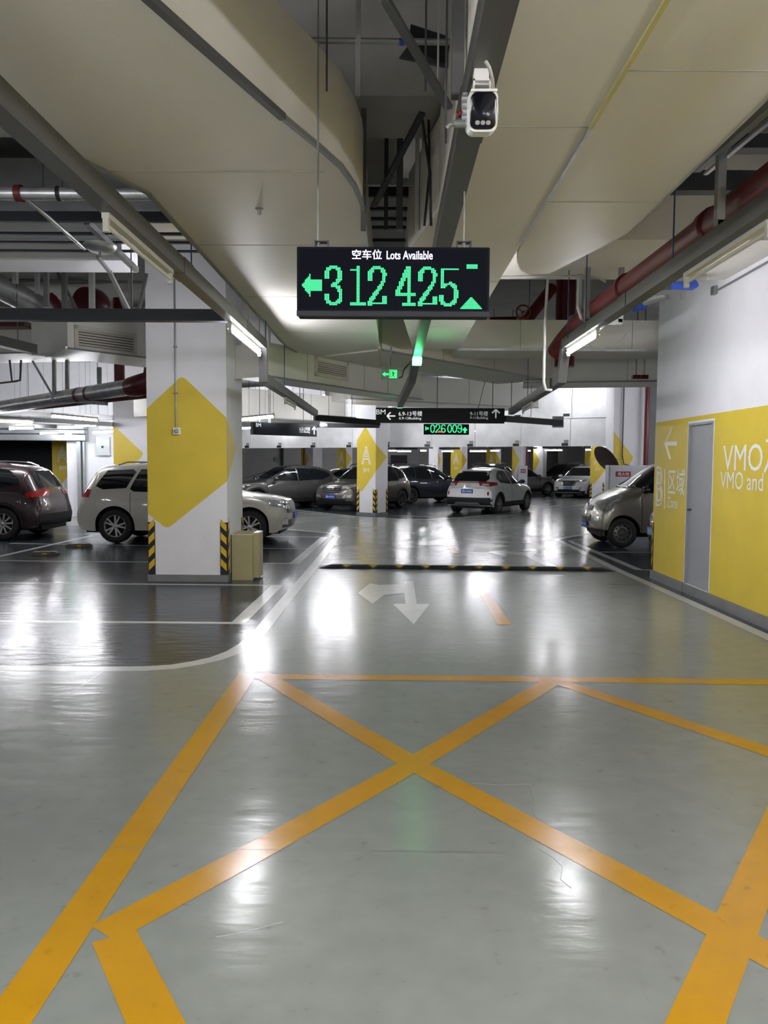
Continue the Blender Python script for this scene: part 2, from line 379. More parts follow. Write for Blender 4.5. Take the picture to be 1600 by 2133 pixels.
# right-hand bays
ro = [(1700, 1374), (1600, 1327.5), (1480, 1273), (1357, 1218.5), (1284, 1186), (1240, 1164), (1190, 1138), (1160, 1124), (1185, 1118), (1228, 1112)]
rw = [Fl(*p) for p in ro]
poly('bay_floor', [(3.985, rw[0].y-4), (rw[0].x, rw[0].y-4)]+[(p.x, p.y) for p in rw]+[(5.5, 18.9), (12, 18.9), (12, 11.9), (3.985, 11.9)], M_BAY, 0.0008, 'dark blue-grey epoxy of the right parking bays')
line([(1850, 1442)]+ro, 0.14, label='white boundary line of the right bays')
line([(1357, 1187.5), (1331, 1187), (1186, 1127)], 0.14, name='bay_line'); line([(1245, 1150), (1362, 1150.5)], 0.08, name='bay_line'); line([(1186, 1126), (1230, 1122)], 0.1, name='bay_line')
# bays across the far lane
fz = [(480, 1046), (560, 1055), (640, 1065), (745, 1076), (830, 1081.5), (890, 1082), (960, 1078), (1040, 1071), (1105, 1063), (1165, 1052)]
fw = [Fl(*p) for p in fz]
poly('bay_floor', [(p.x, p.y) for p in fw]+[(9.5, 46), (-8.4, 46), (-8.4, fw[0].y)], M_BAY, 0.0008, 'dark blue-grey epoxy of the far parking bays')
line(fz, 0.14, label='white boundary line curving past the far pillar')
line([(500, 1053), (620, 1067), (740, 1078)], 0.08, name='bay_line'); line([(790, 1072), (925, 1078)], 0.07, name='bay_line'); line([(1030, 1078), (1250, 1046)], 0.10, name='bay_line'); line([(1120, 1062), (1240, 1060)], 0.10, name='bay_line')
line([(1130, 1044), (1232, 1035)], 0.12, name='bay_line')
# yellow box junction
YJ = dict(m=M_YLINE, name='yellow_line')
line([(497, 1409), (1100, 1414.5), (1720, 1423)], 0.15, **YJ)
line([(517, 1404), (300, 1713), (100, 2005), (-60, 2236)], 0.155, **YJ)
line([(541, 1402), (850, 1585), (1180, 1762), (1540, 1956), (1760, 2074)], 0.155, **YJ)
line([(1150, 1420), (850, 1598), (500, 1792), (215, 1945)], 0.155, **YJ)
line([(1146, 1414), (1600, 1566), (1900, 1667)], 0.155, **YJ)
line([(1720, 1500), (1660, 1630), (1545, 1900), (1475, 2068), (1400, 2250)], 0.155, **YJ)
line([(238, 1950), (325, 2133), (400, 2290)], 0.155, **YJ)
# arrows and dashes
def arrow(px, name, m=M_WLINE, label=None): return poly(name, [Fl(*p) for p in px], m, 0.0026, label)
arrow([(840, 1211), (861, 1211), (868, 1258), (895, 1258.5), (862, 1301), (818, 1258), (845, 1258), (842, 1236), (800, 1240), (776, 1258), (746, 1235.5), (771, 1215), (790, 1219), (842, 1217)], 'lane_arrow', label='faded white left-or-ahead lane arrow')
arrow([(1000, 1237), (1018, 1236.5), (1066, 1301), (1037, 1302)], 'lane_dash', M_YLINE)
arrow([(932, 1135), (945, 1135), (963, 1160.5), (947, 1160.5)], 'lane_dash', M_YLINE)
arrow([(1016, 1150), (1062, 1143), (1058, 1148), (1096, 1151), (1120, 1145), (1127, 1149), (1110, 1156), (1168, 1184), (1150, 1185), (1092, 1158), (1055, 1154), (1056, 1160)], 'lane_arrow', label='worn white lane arrow before the speed bump')

# faint joints, scratches and a lifted patch of coating
M_SEAM = mat('floor_joint', (0.24, 0.25, 0.235), 0.25); M_SCR = mat('floor_scratch', (0.46, 0.47, 0.45), 0.25)
line([(-40, 1764), (400, 1769), (800, 1773), (1090, 1776)], 0.004, M_SEAM, 'floor_joint')
line([(985, 1632), (1040, 1636), (1105, 1634)], 0.004, M_SCR, 'scratch'); line([(142, 1449), (180, 1422), (217, 1397)], 0.006, M_SCR, 'scratch')
line([(450, 1953), (505, 1943), (560, 1929), (590, 1921)], 0.004, M_SCR, 'scratch'); line([(95, 1497), (150, 1500), (225, 1497)], 0.005, M_SCR, 'scratch')
line([(1315, 2028), (1335, 2054), (1352, 2090)], 0.005, M_SEAM, 'scratch')
for pts in ([(1100, 1630), (1112, 1665), (1108, 1690), (1128, 1715)], [(1120, 1768), (1150, 1785), (1172, 1805), (1168, 1832), (1190, 1850)]):
    MB().tube([Fl(x, y, 0.0005) for x, y in pts], 0.001, 6).build('lifted_edge', M_LANE, floor)
# ------------------------------------------------------------------ concrete beams
struct(MB().box(-14, 2.2, 5.06, 5.7, 4.06, 4.8), 'beam_1', M_CONC, 'concrete beam across the dark gap between the ducts')
struct(MB().box(1.2, 3.99, 7.8, 9.45, 3.95, 4.8), 'beam_2', M_DUCT, 'broad pale beam beside the right wall')
struct(MB().box(-16, -2.78, 8.0, 8.5, 3.78, 4.8), 'beam_3', M_WALL, 'pale beam above the left bays')
struct(MB().box(-16, -3.2, 15.5, 16.1, 4.12, 4.8), 'beam_4', M_WALL)
struct(MB().box(-1.4, 1.15, 8.6, 9.2, 4.06, 4.8), 'beam_5', M_CONC)

# ------------------------------------------------------------------ pillars
ZF = dict(apex=2.95, l1=2.48, l0=0.98, bot=0.76, r1=2.36, r0=1.45, tip=1.94)
def pillar(label, corner, ax, ay, wx, wy, letter=False, guards=True, front=True, side=True, left=False, group=None, top=4.79):
    """corner: the corner nearest the camera; ax runs along the front face away from it, ay along the side face"""
    ax = Vector((ax[0], ax[1], 0)).normalized(); ay = Vector((ay[0], ay[1], 0)).normalized(); c = Vector((corner[0], corner[1], 0))
    ce = c+ax*wx/2+ay*wy/2
    t = thing('pillar', ce, label, 'pillar', group, kind='thing')
    MB().obox(ce+Vector((0, 0, top/2)), ax*wx/2, ay*wy/2, Vector((0, 0, top/2))).build('shaft', M_WALL, t)
    MB().obox(ce+Vector((0, 0, 0.05)), ax*(wx/2+0.012), ay*(wy/2+0.012), Vector((0, 0, 0.05))).build('plinth', M_BASE, t)
    zf = ZF; Z = lambda z: Vector((0, 0, z))
    if front:   # front face: u = 0 at the far left edge, 1 at the corner
        P = lambda u, z: c+ax*wx*(1-u)-ay*0.002+Z(z)
        def rnd(p0, p1, p2, k=0.06):
            d0 = (p0-p1).normalized()*k; d2 = (p2-p1).normalized()*k
            return [p1+d0, p1+d0*0.3+d2*0.3, p1+d2]
        q = [P(0, zf['l1']), P(0.45, zf['apex']), P(1, zf['r1']), P(1, zf['r0']), P(0.24, zf['bot']), P(0, zf['l0'])]
        pts = [q[0]]+rnd(q[0], q[1], q[2])+[q[2], q[3]]+rnd(q[3], q[4], q[5])+[q[5]]
        MB().plate(pts, -ay, 0.001).build('yellow_diamond', M_YEL, t)
    if side:
        P = lambda u, z: c+ay*wy*u-ax*0.002+Z(z)
        MB().plate([P(0, zf['r1']), P(0.5, zf['tip']+0.07), P(0.56, zf['tip']), P(0.5, zf['tip']-0.09), P(0, zf['r0'])] if not letter else
                   [P(0, zf['r1']), P(0.92, zf['tip']), P(0, zf['r0'])], -ax, 0.001).build('yellow_diamond', M_YEL, t)
    if left:
        P = lambda u, z: c+ax*wx-ay*0.002+ax*(-wx*u)+Z(z)
        MB().plate([P(0, zf['r1']+0.3), P(0.62, zf['tip']+0.05), P(0.66, zf['tip']), P(0.62, zf['tip']-0.1), P(0, zf['r0']-0.3)], -ay, 0.001).build('yellow_diamond', M_YEL, t)
    if letter:
        cf = c+ax*wx*0.5-ay*0.006
        lettering('letter', 'A', 0.58, wx*0.52, M_WTXT, t, cf+Z(1.98), -ax, -ay, outline=0.02)
        lettering('letter', 'BM', 0.13, wx*0.30, M_WTXT, t, cf+Z(1.50), -ax, -ay)
    if guards:
        zt = 0.86
        guard(t, c, [(ax, -ay), (ay, -ax)], 0.10, zt)
        guard(t, c+ax*wx, [(-ax, -ay)], 0.10, zt)
        guard(t, c+ay*wy, [(-ay, -ax)], 0.10, zt)
    return t
pc = Fl(474, 1212)
near = pillar('big white pillar with yellow hexagon and call button, nearest on the left', (pc.x, pc.y), (-1, 0), (0, 1), 1.14, 1.15)
# conduit with a call button on the near pillar
yb_ = pc.y-0.012
cx_ = Pd(366, 800, yb_).x
MB().tube([(cx_, yb_, 4.3), (cx_, yb_, Pd(366, 890, yb_).z)], 0.011, 8).build('conduit', M_STRUT, near)
for z in (3.35, 2.7): MB().box(cx_-0.025, cx_+0.025, yb_-0.014, yb_+0.012, z-0.012, z+0.012).build('conduit_clip', M_STRUT, near)
bz = Pd(369, 898, yb_)
cb = MB().box(bz.x-0.052, bz.x+0.052, yb_-0.035, yb_+0.012, bz.z-0.05, bz.z+0.05).build('button_box', M_WTXT, near, bevel=0.006)
MB().lathe([(0.0, 0.03), (0.02, 0.028), (0.032, 0.015), (0.034, 0)], (bz.x, yb_-0.035, bz.z), (0, -1, 0), 16).build('button', M_WPIPE, cb)
TH = R(32); FV = Vector((math.sin(TH), math.cos(TH), 0)); RV = Vector((math.cos(TH), -math.sin(TH), 0))
def far_pillar(label, px, py, Y, s, **k):
    p = Pd(px, py, Y); return pillar(label, (p.x, p.y), -RV, FV, s, s, **k)
far_pillar('white pillar with outlined A BM, between the taupe SUV and the white crossover', 782, 1075, 25.2, 0.74, letter=True)
far_pillar('white pillar with A BM hexagon right of the white hatchback with blue plate', 1259, 1040, 37.0, 0.72, letter=True)
PF = dict(guards=False)
p2 = Pd(330, 960, 19.5); pillar('white pillar with half hexagon behind the white SUV', (p2.x, p2.y), (-1, 0), (0, 1), 1.14, 1.15, front=False, side=False, left=True)
p2 = Pd(152, 960, 26.5); pillar('pillar lettered A inside the dark shutter opening', (p2.x, p2.y), (-1, 0), (0, 1), 0.72, 0.8, letter=True, side=False, guards=False)
p2 = Pd(1340, 960, 21.5); pillar('white pillar with yellow triangle behind the silver van', (p2.x, p2.y), (-1, 0), (0, 1), 0.84, 0.8, front=False, side=False, left=True)
for lab, px, Y, s, kw in (
    ('slim pillar with yellow triangle and red standpipe behind the grey SUV', 652, 38, 0.75, dict(front=False, side=False, left=True)),
    ('pillar lettered A rising behind the small dark saloon', 721, 39, 0.55, dict(letter=True)),
    ('pillar with yellow wedge above the dark blue car roof', 912, 41, 0.55, dict(front=False, side=True)),
    ('pillar lettered A straight above the white crossover roof', 962, 41, 0.66, dict(letter=True)),
    ('pillar lettered A right of the one above the crossover roof', 1034, 45.5, 0.66, dict(letter=True)),
    ('pillar with yellow triangle beside the small red-label cabinet', 1090, 38.7, 0.6, dict(front=False, side=False, left=True)),
    ('pillar with yellow wedge left of the black off-roader', 1131, 45, 0.6, dict(front=False, side=False, left=True)),
    ('hidden A pillar one row behind the white hatchback', 1240, 54, 0.75, dict(letter=True))):
    far_pillar(lab, px, 966, Y, s, guards=False, **kw)
# ================================================================== ducts, trays, lamps
CEIL = 4.8
def rods(parent, pts, ztop=CEIL, r=0.006, m=None, name='hanger_rod'):
    for x, y, z in pts: MB().tube([(x, y, z), (x, y, ztop)], r, 6).build(name, m or M_ROD, parent)
H0 = 1.72; ZD = H0+1.68; ZT = H0+1.40
# --- the big left duct
lp = [(-2.1, -6), (-0.98, -6), (-0.96, 0.5), (-0.926, 2.79), (-0.773, 3.21), (-0.54, 3.84), (-0.404, 4.17), (-0.30, 4.45), (-0.237, 4.75), (-0.204, 5.05), (-0.20, 5.5), (-0.195, 13.6), (-1.45, 11.75), (-1.53, 11.2), (-1.53, 4.9), (-1.68, 4.5), (-2.1, 3.4)]
d1 = thing('air_duct', (-0.9, 5, ZD), 'wide cream duct over the left side of the lane, its right edge curving', 'duct')
MB().prism(lp, ZD, ZD+0.51).build('duct_shell', M_DUCT, d1)
# bright edge angles
def edge(pts, w_, h_, m, parent, name='edge_strip', zo=0.0):
    b = MB()
    for p, q in zip(pts, pts[1:]):
        b.bar((p[0], p[1], ZD+zo), (q[0], q[1], ZD+zo), w_, h_)
    return b.build(name, m, parent)
edge(lp[2:6], 0.036, 0.03, M_TRAY, d1, zo=-0.005); edge(lp[5:11], 0.026, 0.026, M_STRUT, d1, zo=-0.005)
edge([(-0.2, 5.5), (-0.2, 6.6)], 0.012, 0.04, M_GALV, d1); edge([(-0.195, 11.2), (-0.195, 13.2)], 0.02, 0.05, M_YTAPE, d1)
edge(lp[12:17], 0.03, 0.03, M_STRUT, d1)
for y0, x0, x1 in ((6.05, -1.52, -0.2), (7.9, -1.52, -0.2), (10.0, -1.52, -0.2), (4.55, -1.66, -0.4)):
    MB().box(x0, x1, y0, y0+0.006, ZD-0.002, ZD).build('panel_seam', M_CONC, d1)
MB().lathe([(0.0, -0.04), (0.012, -0.04), (0.014, -0.01), (0.03, 0)], (Pd(540, 434, 5.2).x, 5.2, ZD), (0, 0, 1), 10).build('fixing', M_STRUT, d1)
# --- right pair of ducts, bottoms flush
d2 = thing('air_duct', (0.6, 4, ZD), 'long cream duct right of the central tray', 'duct')
MB().prism([(0.30, -6), (0.975, -6), (0.975, 9.3), (0.98, 11.4), (0.30, 11.4), (0.12, 9.0), (0.12, 6.2), (0.30, 5.2)], ZD, ZD+0.6).build('duct_shell', M_DUCT, d2)
for y0 in (3.95, 7.2, 9.6): MB().box(0.3, 0.975, y0, y0+0.006, ZD-0.002, ZD).build('panel_seam', M_CONC, d2)
d3 = thing('air_duct', (1.35, 3, ZD), 'broad cream duct with rounded end, second right of the central tray', 'duct')
cur = [(1.68-0.60*(1-math.cos(t)), 6.0+0.75*math.sin(t)) for t in [i*math.pi/16 for i in range(1, 9)]]
MB().prism([(0.985, -6), (1.70, -6), (1.70, 5.72), (1.66, 5.9), (1.38, 6.92), (1.20, 6.92), (1.10, 6.78), (1.03, 6.52), (0.985, 6.15)], ZD, ZD+0.55).build('duct_shell', M_DUCT, d3)
MB().box(0.970, 0.992, -6, 3.95, ZD-0.012, ZD).build('sealant_joint', M_YTAPE, d3)
MB().box(0.972, 0.985, 3.95, 6.0, ZD-0.012, ZD).build('joint_strip', M_GALV, d3)
MB().box(1.70, 1.715, -6, 5.5, ZD-0.004, ZD+0.03).build('edge_strip', M_GALV, d3)
for y0 in (3.4, 5.05): MB().box(0.99, 1.70, y0, y0+0.005, ZD-0.002, ZD).build('panel_seam', M_CONC, d3)
# --- transverse and rotated ducts further down the hall
d4 = thing('air_duct', (2.4, 12.2, H0+1.75), 'cream duct crossing behind the right lamp', 'duct')
MB().box(0.99, 8.5, 11.9, 12.8, H0+1.74, H0+2.2).build('duct_shell', M_DUCT, d4)
MB().box(0.99, 8.5, 11.87, 11.9, H0+1.73, H0+1.765).build('edge_strip', M_GALV, d4)
for x in (1.95, 3.65): MB().box(x, x+0.008, 11.896, 11.9, H0+1.74, H0+2.2).build('panel_seam', M_CONC, d4)
def oduct(label, p, q, depth, z0, z1, m=M_DUCT, seams=()):
    p = Vector((p[0], p[1], 0)); q = Vector((q[0], q[1], 0)); e = (q-p); n = Vector((-e.y, e.x, 0)).normalized()
    t = thing('air_duct', ((p.x+q.x)/2, (p.y+q.y)/2, z0), label, 'duct')
    MB().obox((p+q)/2+n*depth/2+Vector((0, 0, (z0+z1)/2)), e/2, n*depth/2, Vector((0, 0, (z1-z0)/2))).build('duct_shell', m, t)
    MB().bar(p+Vector((0, 0, z0))-n*0.01, q+Vector((0, 0, z0))-n*0.01, 0.03, 0.025).build('edge_strip', M_STRUT, t)
    for u in seams:
        c = p+e*u; MB().obox(c-n*0.002+Vector((0, 0, (z0+z1)/2)), e.normalized()*0.005, n*0.002, Vector((0, 0, (z1-z0)/2))).build('panel_seam', M_CONC, t)
    t['e'] = 0
    return t, p, e, n
def grille(parent, c, ex, n, wd, ht, rows):
    """air grille: frame, dark backing, slats"""
    ex = Vector(ex).normalized(); n = Vector(n).normalized(); c = Vector(c); up = Vector((0, 0, 1))
    g = MB().obox(c+n*0.004, ex*wd/2, n*0.006, up*ht/2).build('grille', M_DARK, parent)
    fr = MB()
    for sgn in (-1, 1):
        fr.obox(c+ex*sgn*wd/2+n*0.01, ex*0.03, n*0.014, up*(ht/2+0.03)); fr.obox(c+up*sgn*ht/2+n*0.01, ex*(wd/2+0.03), n*0.014, up*0.03)
    o = fr.mesh('frame', M_DUCT, wloc(parent).inverted()); put('frame', o, g)
    pitch_ = (ht-0.06)/rows
    for i in range(rows):
        zc = c+up*(-ht/2+0.03+pitch_*(i+0.5))+n*0.012
        o = MB().obox(zc, ex*(wd/2-0.03), n*0.012+up*0.006, up*pitch_*0.24-n*0.002).mesh('slat', M_DUCT, wloc(parent).inverted()); put('slat', o, g)
# left box with a grille, behind the cross tray
A_ = (-4.82, 11.5); B_ = (-3.35, 13.25)
t5, p5, e5, n5 = oduct('beige duct box with louvred grille, left of the big pillar', A_, B_, 1.15, ZD, ZD+0.56, M_DUCTW)
gc = Pd(221, 711, 11.98)
u5 = e5.normalized(); gp = p5+u5*((gc-p5).dot(u5)); gp.z = gc.z
grille(t5, gp, u5, -n5, 0.98, 0.30, 6)
MB().bar((A_[0]-0.02, A_[1], ZD+0.01), (A_[0]-0.75, A_[1]+0.95, ZD+0.01), 0.03, 0.03).build('edge_strip', M_GALV, t5)
# centre duct with a grille
A6 = Pd(560, 720, 11.3); B6 = Pd(880, 783, 15.2)
t6, p6, e6, n6 = oduct('beige duct with louvred grille, beyond the lane sign', (A6.x, A6.y), (B6.x, B6.y), 0.65, H0+1.26, H0+1.75, M_DUCTW, seams=(0.2, 0.55, 0.72))
gc = Pd(695, 771, 12.6); u6 = e6.normalized(); gp = p6+u6*((gc-p6).dot(u6)); gp.z = H0+1.53
grille(t6, gp, u6, -n6, 0.86, 0.25, 6)
# dark-sided duct, right of the centre
A7 = (-0.15, 11.4); B7 = (3.1, 15.3)
t7, p7, e7, n7 = oduct('beige duct slanting away behind the right tray', A7, B7, 1.2, H0+1.66, H0+2.3, M_DUCT, seams=(0.3, 0.6))
t8, *_ = oduct('beige duct beside the white pillar, beyond the right wall', (2.6, 15.4), (7.5, 14.6), 1.2, H0+1.62, H0+2.4, M_DUCTW, seams=(0.4, 0.7))
t9, *_ = oduct('pale duct low over the far lane, left of the exit sign', (-4.4, 16.5), (-1.2, 20.0), 2.2, H0+1.05, H0+1.7, M_DUCTW, seams=(0.25, 0.5, 0.75))
t10, *_ = oduct('pale duct above the near end of the metal sheets', (-1.0, 18.6), (4.0, 21.2), 1.6, H0+1.55, H0+2.2, M_DUCTW, seams=(0.3, 0.6))
# --- galvanised smoke curtain of sheets
sw = thing('smoke_curtain', (0.5, 27, 2.25), 'long row of galvanised sheets hanging across the far bays', 'smoke curtain')
E0 = Vector((-9.5, 32.0, 0)); E1 = Vector((6.75, 22.6, 0)); ed = (E1-E0).normalized(); en = Vector((ed.y, -ed.x, 0))
LEN = (E1-E0).length; nb = 12; bw = LEN/nb
ZC0 = 2.27
for i in range(nb):
    c = E0+ed*(bw*(i+0.5))
    MB().obox(c+Vector((0, 0, ZC0+0.42)), ed*(bw/2-0.008), en*0.012, Vector((0, 0, 0.41))).build('sheet', M_PANEL, sw)
    MB().obox(c-en*0.10+Vector((0, 0, ZC0+1.36)), ed*(bw/2-0.008), en*0.012, Vector((0, 0, 0.50))).build('sheet', M_PANEL, sw)
    k = E0+ed*(bw*(i+1)-0.16)+en*0.022
    MB().obox(k+Vector((0, 0, ZC0+0.065)), ed*0.10, en*0.006, Vector((0, 0, 0.04))).build('joint_clip', M_BLKP, sw)
    MB().obox(k+ed*0.04+Vector((0, 0, ZC0+0.16)), ed*0.07, en*0.006, Vector((0, 0, 0.04))).build('joint_tab', M_STRUT, sw)
    MB().obox(k-en*0.10+Vector((0, 0, ZC0+0.96)), ed*0.10, en*0.006, Vector((0, 0, 0.04))).build('joint_clip', M_BLKP, sw)
MB().obox((E0+E1)/2-en*0.3+Vector((0, 0, ZC0+0.85)), ed*LEN/2, en*0.14, Vector((0, 0, 0.03))).build('shelf', M_PANEL, sw)
MB().obox((E0+E1)/2-en*0.3+Vector((0, 0, ZC0+2.05)), ed*LEN/2, en*0.18, Vector((0, 0, 0.30))).build('header', M_WALL, sw)

# ------------------------------------------------------------------ lamp trays
def tray(label, path, w_=0.105, h_=0.115, m=M_TRAY, rodpts=(), joints=(), rodm=None, name='lamp_tray'):
    path = [Vector(p) for p in path]
    t = thing(name, path[0], label, 'cable tray')
    for p, q in zip(path, path[1:]):
        d = (q-p).normalized()*(w_*0.25)
        MB().bar(p, q+d if (q-path[-1]).length > 0.01 else q, w_, h_).build('tray_run', m, t)
    for j in joints:
        p = Vector(j); MB().box(p.x-w_/2-0.005, p.x+w_/2+0.005, p.y-0.012, p.y+0.25, p.z-h_/2-0.004, p.z+h_/2+0.004).build('joint_sleeve', m, t)
    rods(t, rodpts, m=rodm)
    return t
hz = ZT+0.057
lx = -1.60
tray('grey lamp tray along the left of the lane, stepping down past the pillar',
     [(lx, -6, hz), (lx, 9.55, hz), (lx-0.02, 9.75, H0+1.06), (lx-0.02, 16.4, H0+1.06)],
     rodpts=[(lx, 6.2, hz+0.05), (lx+0.1, 9.2, hz), (lx, 11.5, H0+1.1), (lx, 13.4, H0+1.1)], joints=[(lx, 5.8, hz), (lx, 2.1, hz), (lx, 8.3, hz)], rodm=M_BLUE)
rx = 2.10
tray('grey lamp tray along the right of the lane, stepping down by the yellow wall',
     [(rx, -6, hz), (rx, 9.45, hz), (rx, 9.65, H0+1.06), (rx+0.30, 15.66, H0+1.06)],
     rodpts=[(rx, 3.55, hz+0.05), (rx, 5.9, hz+0.05), (rx-0.05, 8.3, hz), (rx-0.08, 9.0, hz), (rx+0.08, 11.2, H0+1.1), (rx+0.17, 13.0, H0+1.1)], joints=[(rx, 3.55, hz), (rx, 6.9, hz), (rx, 10.1, H0+1.06)], rodm=M_BLUE)
cxx = 0.325
ct = tray('dark tray down the middle of the lane ceiling, carrying the camera', [(cxx, -6, hz), (cxx, 10.4, hz), (cxx-0.03, 11.5, H0+1.25), (cxx-0.16, 13.4, H0+1.09), (cxx-0.18, 14.2, H0+1.08)],
     rodpts=[(cxx-0.09, 3.6, hz), (cxx-0.09, 6.4, hz), (cxx, 10.0, hz)], joints=[(cxx, 3.2, hz)])
gl = MB().box(cxx-0.06, cxx+0.06, 10.12, 10.32, ZT-0.10, ZT-0.005).build('indicator_lamp', M_GLAMP, bevel=0.01)
tag(gl, 'bright green indicator lamp under the middle tray', 'lamp')
def glow(name, loc, col, e, parent, rad=0.05):
    l = bpy.data.lights.new(name, 'POINT'); l.energy = e; l.color = col; l.shadow_soft_size = rad
    o = bpy.data.objects.new(name, l); COL.objects.link(o); o.parent = parent; o.location = loc
glow('indicator_light', (0, -0.25, 0.0), (0.1, 1, 0.3), 2.0, gl)
g2 = MB().box(cxx-0.23, cxx-0.13, 14.3, 14.42, H0+1.035, H0+1.07).build('indicator_lamp', M_GLAMP); tag(g2, 'small green indicator lamp just above the black lane sign', 'lamp')
tray('dark cross tray running left from the left lamp tray', [(lx-0.05, 7.75, hz), (-9, 7.75, hz)], m=M_TRAYD, rodpts=[(-4.2, 7.75, hz), (-2.6, 7.75, hz)])
a = Pd(0, 711, 11.0); b = Pd(70, 728, 11.6)
tray('short grey tray end at the left edge, below the cross tray', [a+(a-b)*3, b], w_=0.14, h_=0.14, rodpts=[(Pd(37, 700, 11.3).x, 11.3, 3.4)])
a = Pd(655, 870, 16.5); b = Pd(790, 881, 17.2)
tray('dark cross tray joining the black lane sign, lamp below', [a, b], m=M_TRAYD, w_=0.12, h_=0.12, rodpts=[(Pd(733, 860, 16.9).x, 16.9, H0+1.0)])
a = Pd(480, 884, 17.6); b = Pd(790, 887, 18.4)
tray('lower dark cross tray behind the lamps beside the far pillar', [a, b], m=M_TRAYD, w_=0.10, h_=0.10)
a = Pd(1050, 872, 15.5); b = Pd(1168, 881, 16.6)
tray('dark cross tray stub from the lane sign to its square end plate', [a, b], m=M_TRAYD, w_=0.12, h_=0.12, rodpts=[(Pd(1106, 860, 16).x, 16.0, H0+0.98)])
c = Pd(1162, 879, 16.65); tag(MB().box(c.x-0.12, c.x+0.12, 16.62, 16.66, c.z-0.12, c.z+0.12).build('junction_plate', M_GALV), 'square grey plate at the end of the cross tray stub', 'plate')

# ------------------------------------------------------------------ tube lamps
def lamp(label, p, q, lit=True, group=None, width=0.045, hang=0):
    """batten lamp from p to q: tube axis; the housing sits on top"""
    p, q = Vector(p), Vector(q); d = (q-p).normalized(); up = Vector((0, 0, 1))
    t = thing('tube_lamp', (p+q)/2, label, 'lamp', group)
    MB().bar(p+up*0.055-d*0.015, q+up*0.055+d*0.015, width*0.95, 0.035).build('housing', M_BATT, t)
    MB().tube([p, q], 0.021 if lit else 0.014, 10).build('tube', M_TUBE if lit else M_TUBEO, t)
    for e in (p, q): MB().bar(e-d*0.015, e+d*0.015, 0.032, 0.075).build('end_cap', M_BATT, t)
    if hang:
        for k in (0.25, 0.75): c = p+(q-p)*k; MB().tube([c+up*0.06, (c.x, c.y, 4.8)], hang, 5).build('hanger_rod', M_ROD, t)
    return t
LZ = ZT-0.068
lamp('lit tube lamp under the left tray, left of the lane counter', (lx-0.02, 7.75, LZ), (lx-0.02, 9.45, LZ))
lamp('unlit tube lamp under the left tray, above the cross tray', (lx-0.02, 4.42, LZ), (lx-0.02, 5.68, LZ), lit=False)
lamp('lit tube lamp under the right tray, in front of the cream cross duct', (rx, 8.0, LZ), (rx, 9.3, LZ))
lamp('unlit tube lamp under the right tray, near the white wall top', (rx+0.04, 4.5, LZ), (rx+0.04, 5.72, LZ), lit=False)
lamp('unlit tube lamp under the lower left tray run', (lx-0.03, 11.8, H0+0.93), (lx-0.03, 13.0, H0+0.93), lit=False)
lamp('unlit tube lamp under the lower right tray run', (rx+0.14, 12.4, H0+0.93), (rx+0.20, 13.6, H0+0.93), lit=False)
for x_, y_ in ((lx, 0.4), (rx, 0.4), (lx, -2.2), (rx, -2.2), (lx, -5.0), (rx, -5.0), (-6.5, 0.5), (-11, 2.5), (-6.5, -3), (-11, -3), (-16, 3), (-16, -3), (-4.0, 1.4), (-3.4, -1.6), (2.9, -1.2), (2.9, 1.2), (-4.2, -5.5), (-6.5, -8), (-1, -9), (2.6, -8.5)):  # out-of-view lamps added as fill to raise the overall brightness
    lamp('added fill lamp behind or left of the viewpoint, out of the picture', (x_, y_, LZ), (x_, y_+1.3, LZ), group='added fill lamps outside the picture', hang=0.006)
def lamp_px(label, x0, y0, x1, y1, Y0, Y1, group=None):
    return lamp(label, Pd(x0, y0, Y0), Pd(x1, y1, Y1), group=group, hang=0.003)
lamp_px('lit tube lamp beside the far pillar, upper of two', 667, 871, 740, 876, 16.6, 17.0)
lamp_px('lit tube lamp beside the far pillar, lower of two', 667, 885, 735, 888, 18.0, 18.4)
lamp_px('lit tube lamp right of the near pillar, above the hanging sign', 502, 875, 570, 868, 16.4, 16.2)
lamp_px('short lit tube lamp right of the near pillar, by the sign corner', 490, 893, 528, 891, 19, 19)
for lab, x0, y0, x1, y1, Y in (
    ('lit tube lamp at the left edge over the dark SUV', -30, 877, 68, 880, 17), ('brightest lit tube lamp left of the near pillar', 108, 867, 203, 876, 17),
    ('lit tube lamp below the one at the left edge', 20, 893, 70, 892, 21), ('lit tube lamp left of the green lamp', 84, 903, 120, 902, 23),
    ('lit tube lamp above the green lamp', 156, 888, 200, 886, 20.5), ('lit tube lamp reaching the second left pillar', 193, 901, 236, 899, 22.5)):
    lamp_px(lab, x0, y0, x1, y1, Y, Y)
gl3 = Pd(142, 902, 22.5); tag(MB().box(gl3.x-0.09, gl3.x+0.09, 22.45, 22.55, gl3.z-0.05, gl3.z+0.05).build('indicator_lamp', M_GLAMP, bevel=0.01), 'green indicator lamp among the left tube lamps', 'lamp')
rowl = [(818, 8, 'first'), (842, 14, 'second'), (882, 6, 'third'), (932, 12, 'fourth'), (996, 17, 'fifth'), (1031, 9, 'sixth'), (1100, 5, 'seventh'), (1153, 18, 'eighth'), (1226, 6, 'ninth'), (1277, 5, 'tenth')]
for x, hw, nm in rowl:
    Yl = 34 if hw > 10 else 40
    yl = 940 if hw > 10 else 939
    yl -= 2 if x > 1100 else 0
    lamp_px('far lit tube lamp below the galvanised sheets, %s of the row from the left' % nm, x-hw, yl, x+hw, yl, Yl, Yl, group='far row of tube lamps')
    tag(MB().bar(Pd(x-hw-5, yl-6, Yl), Pd(x+hw+14, yl-6, Yl), 0.10, 0.09).build('lamp_tray', M_TRAYD), 'dark tray above the %s lamp of the far row' % nm, 'cable tray', 'far lamp trays')
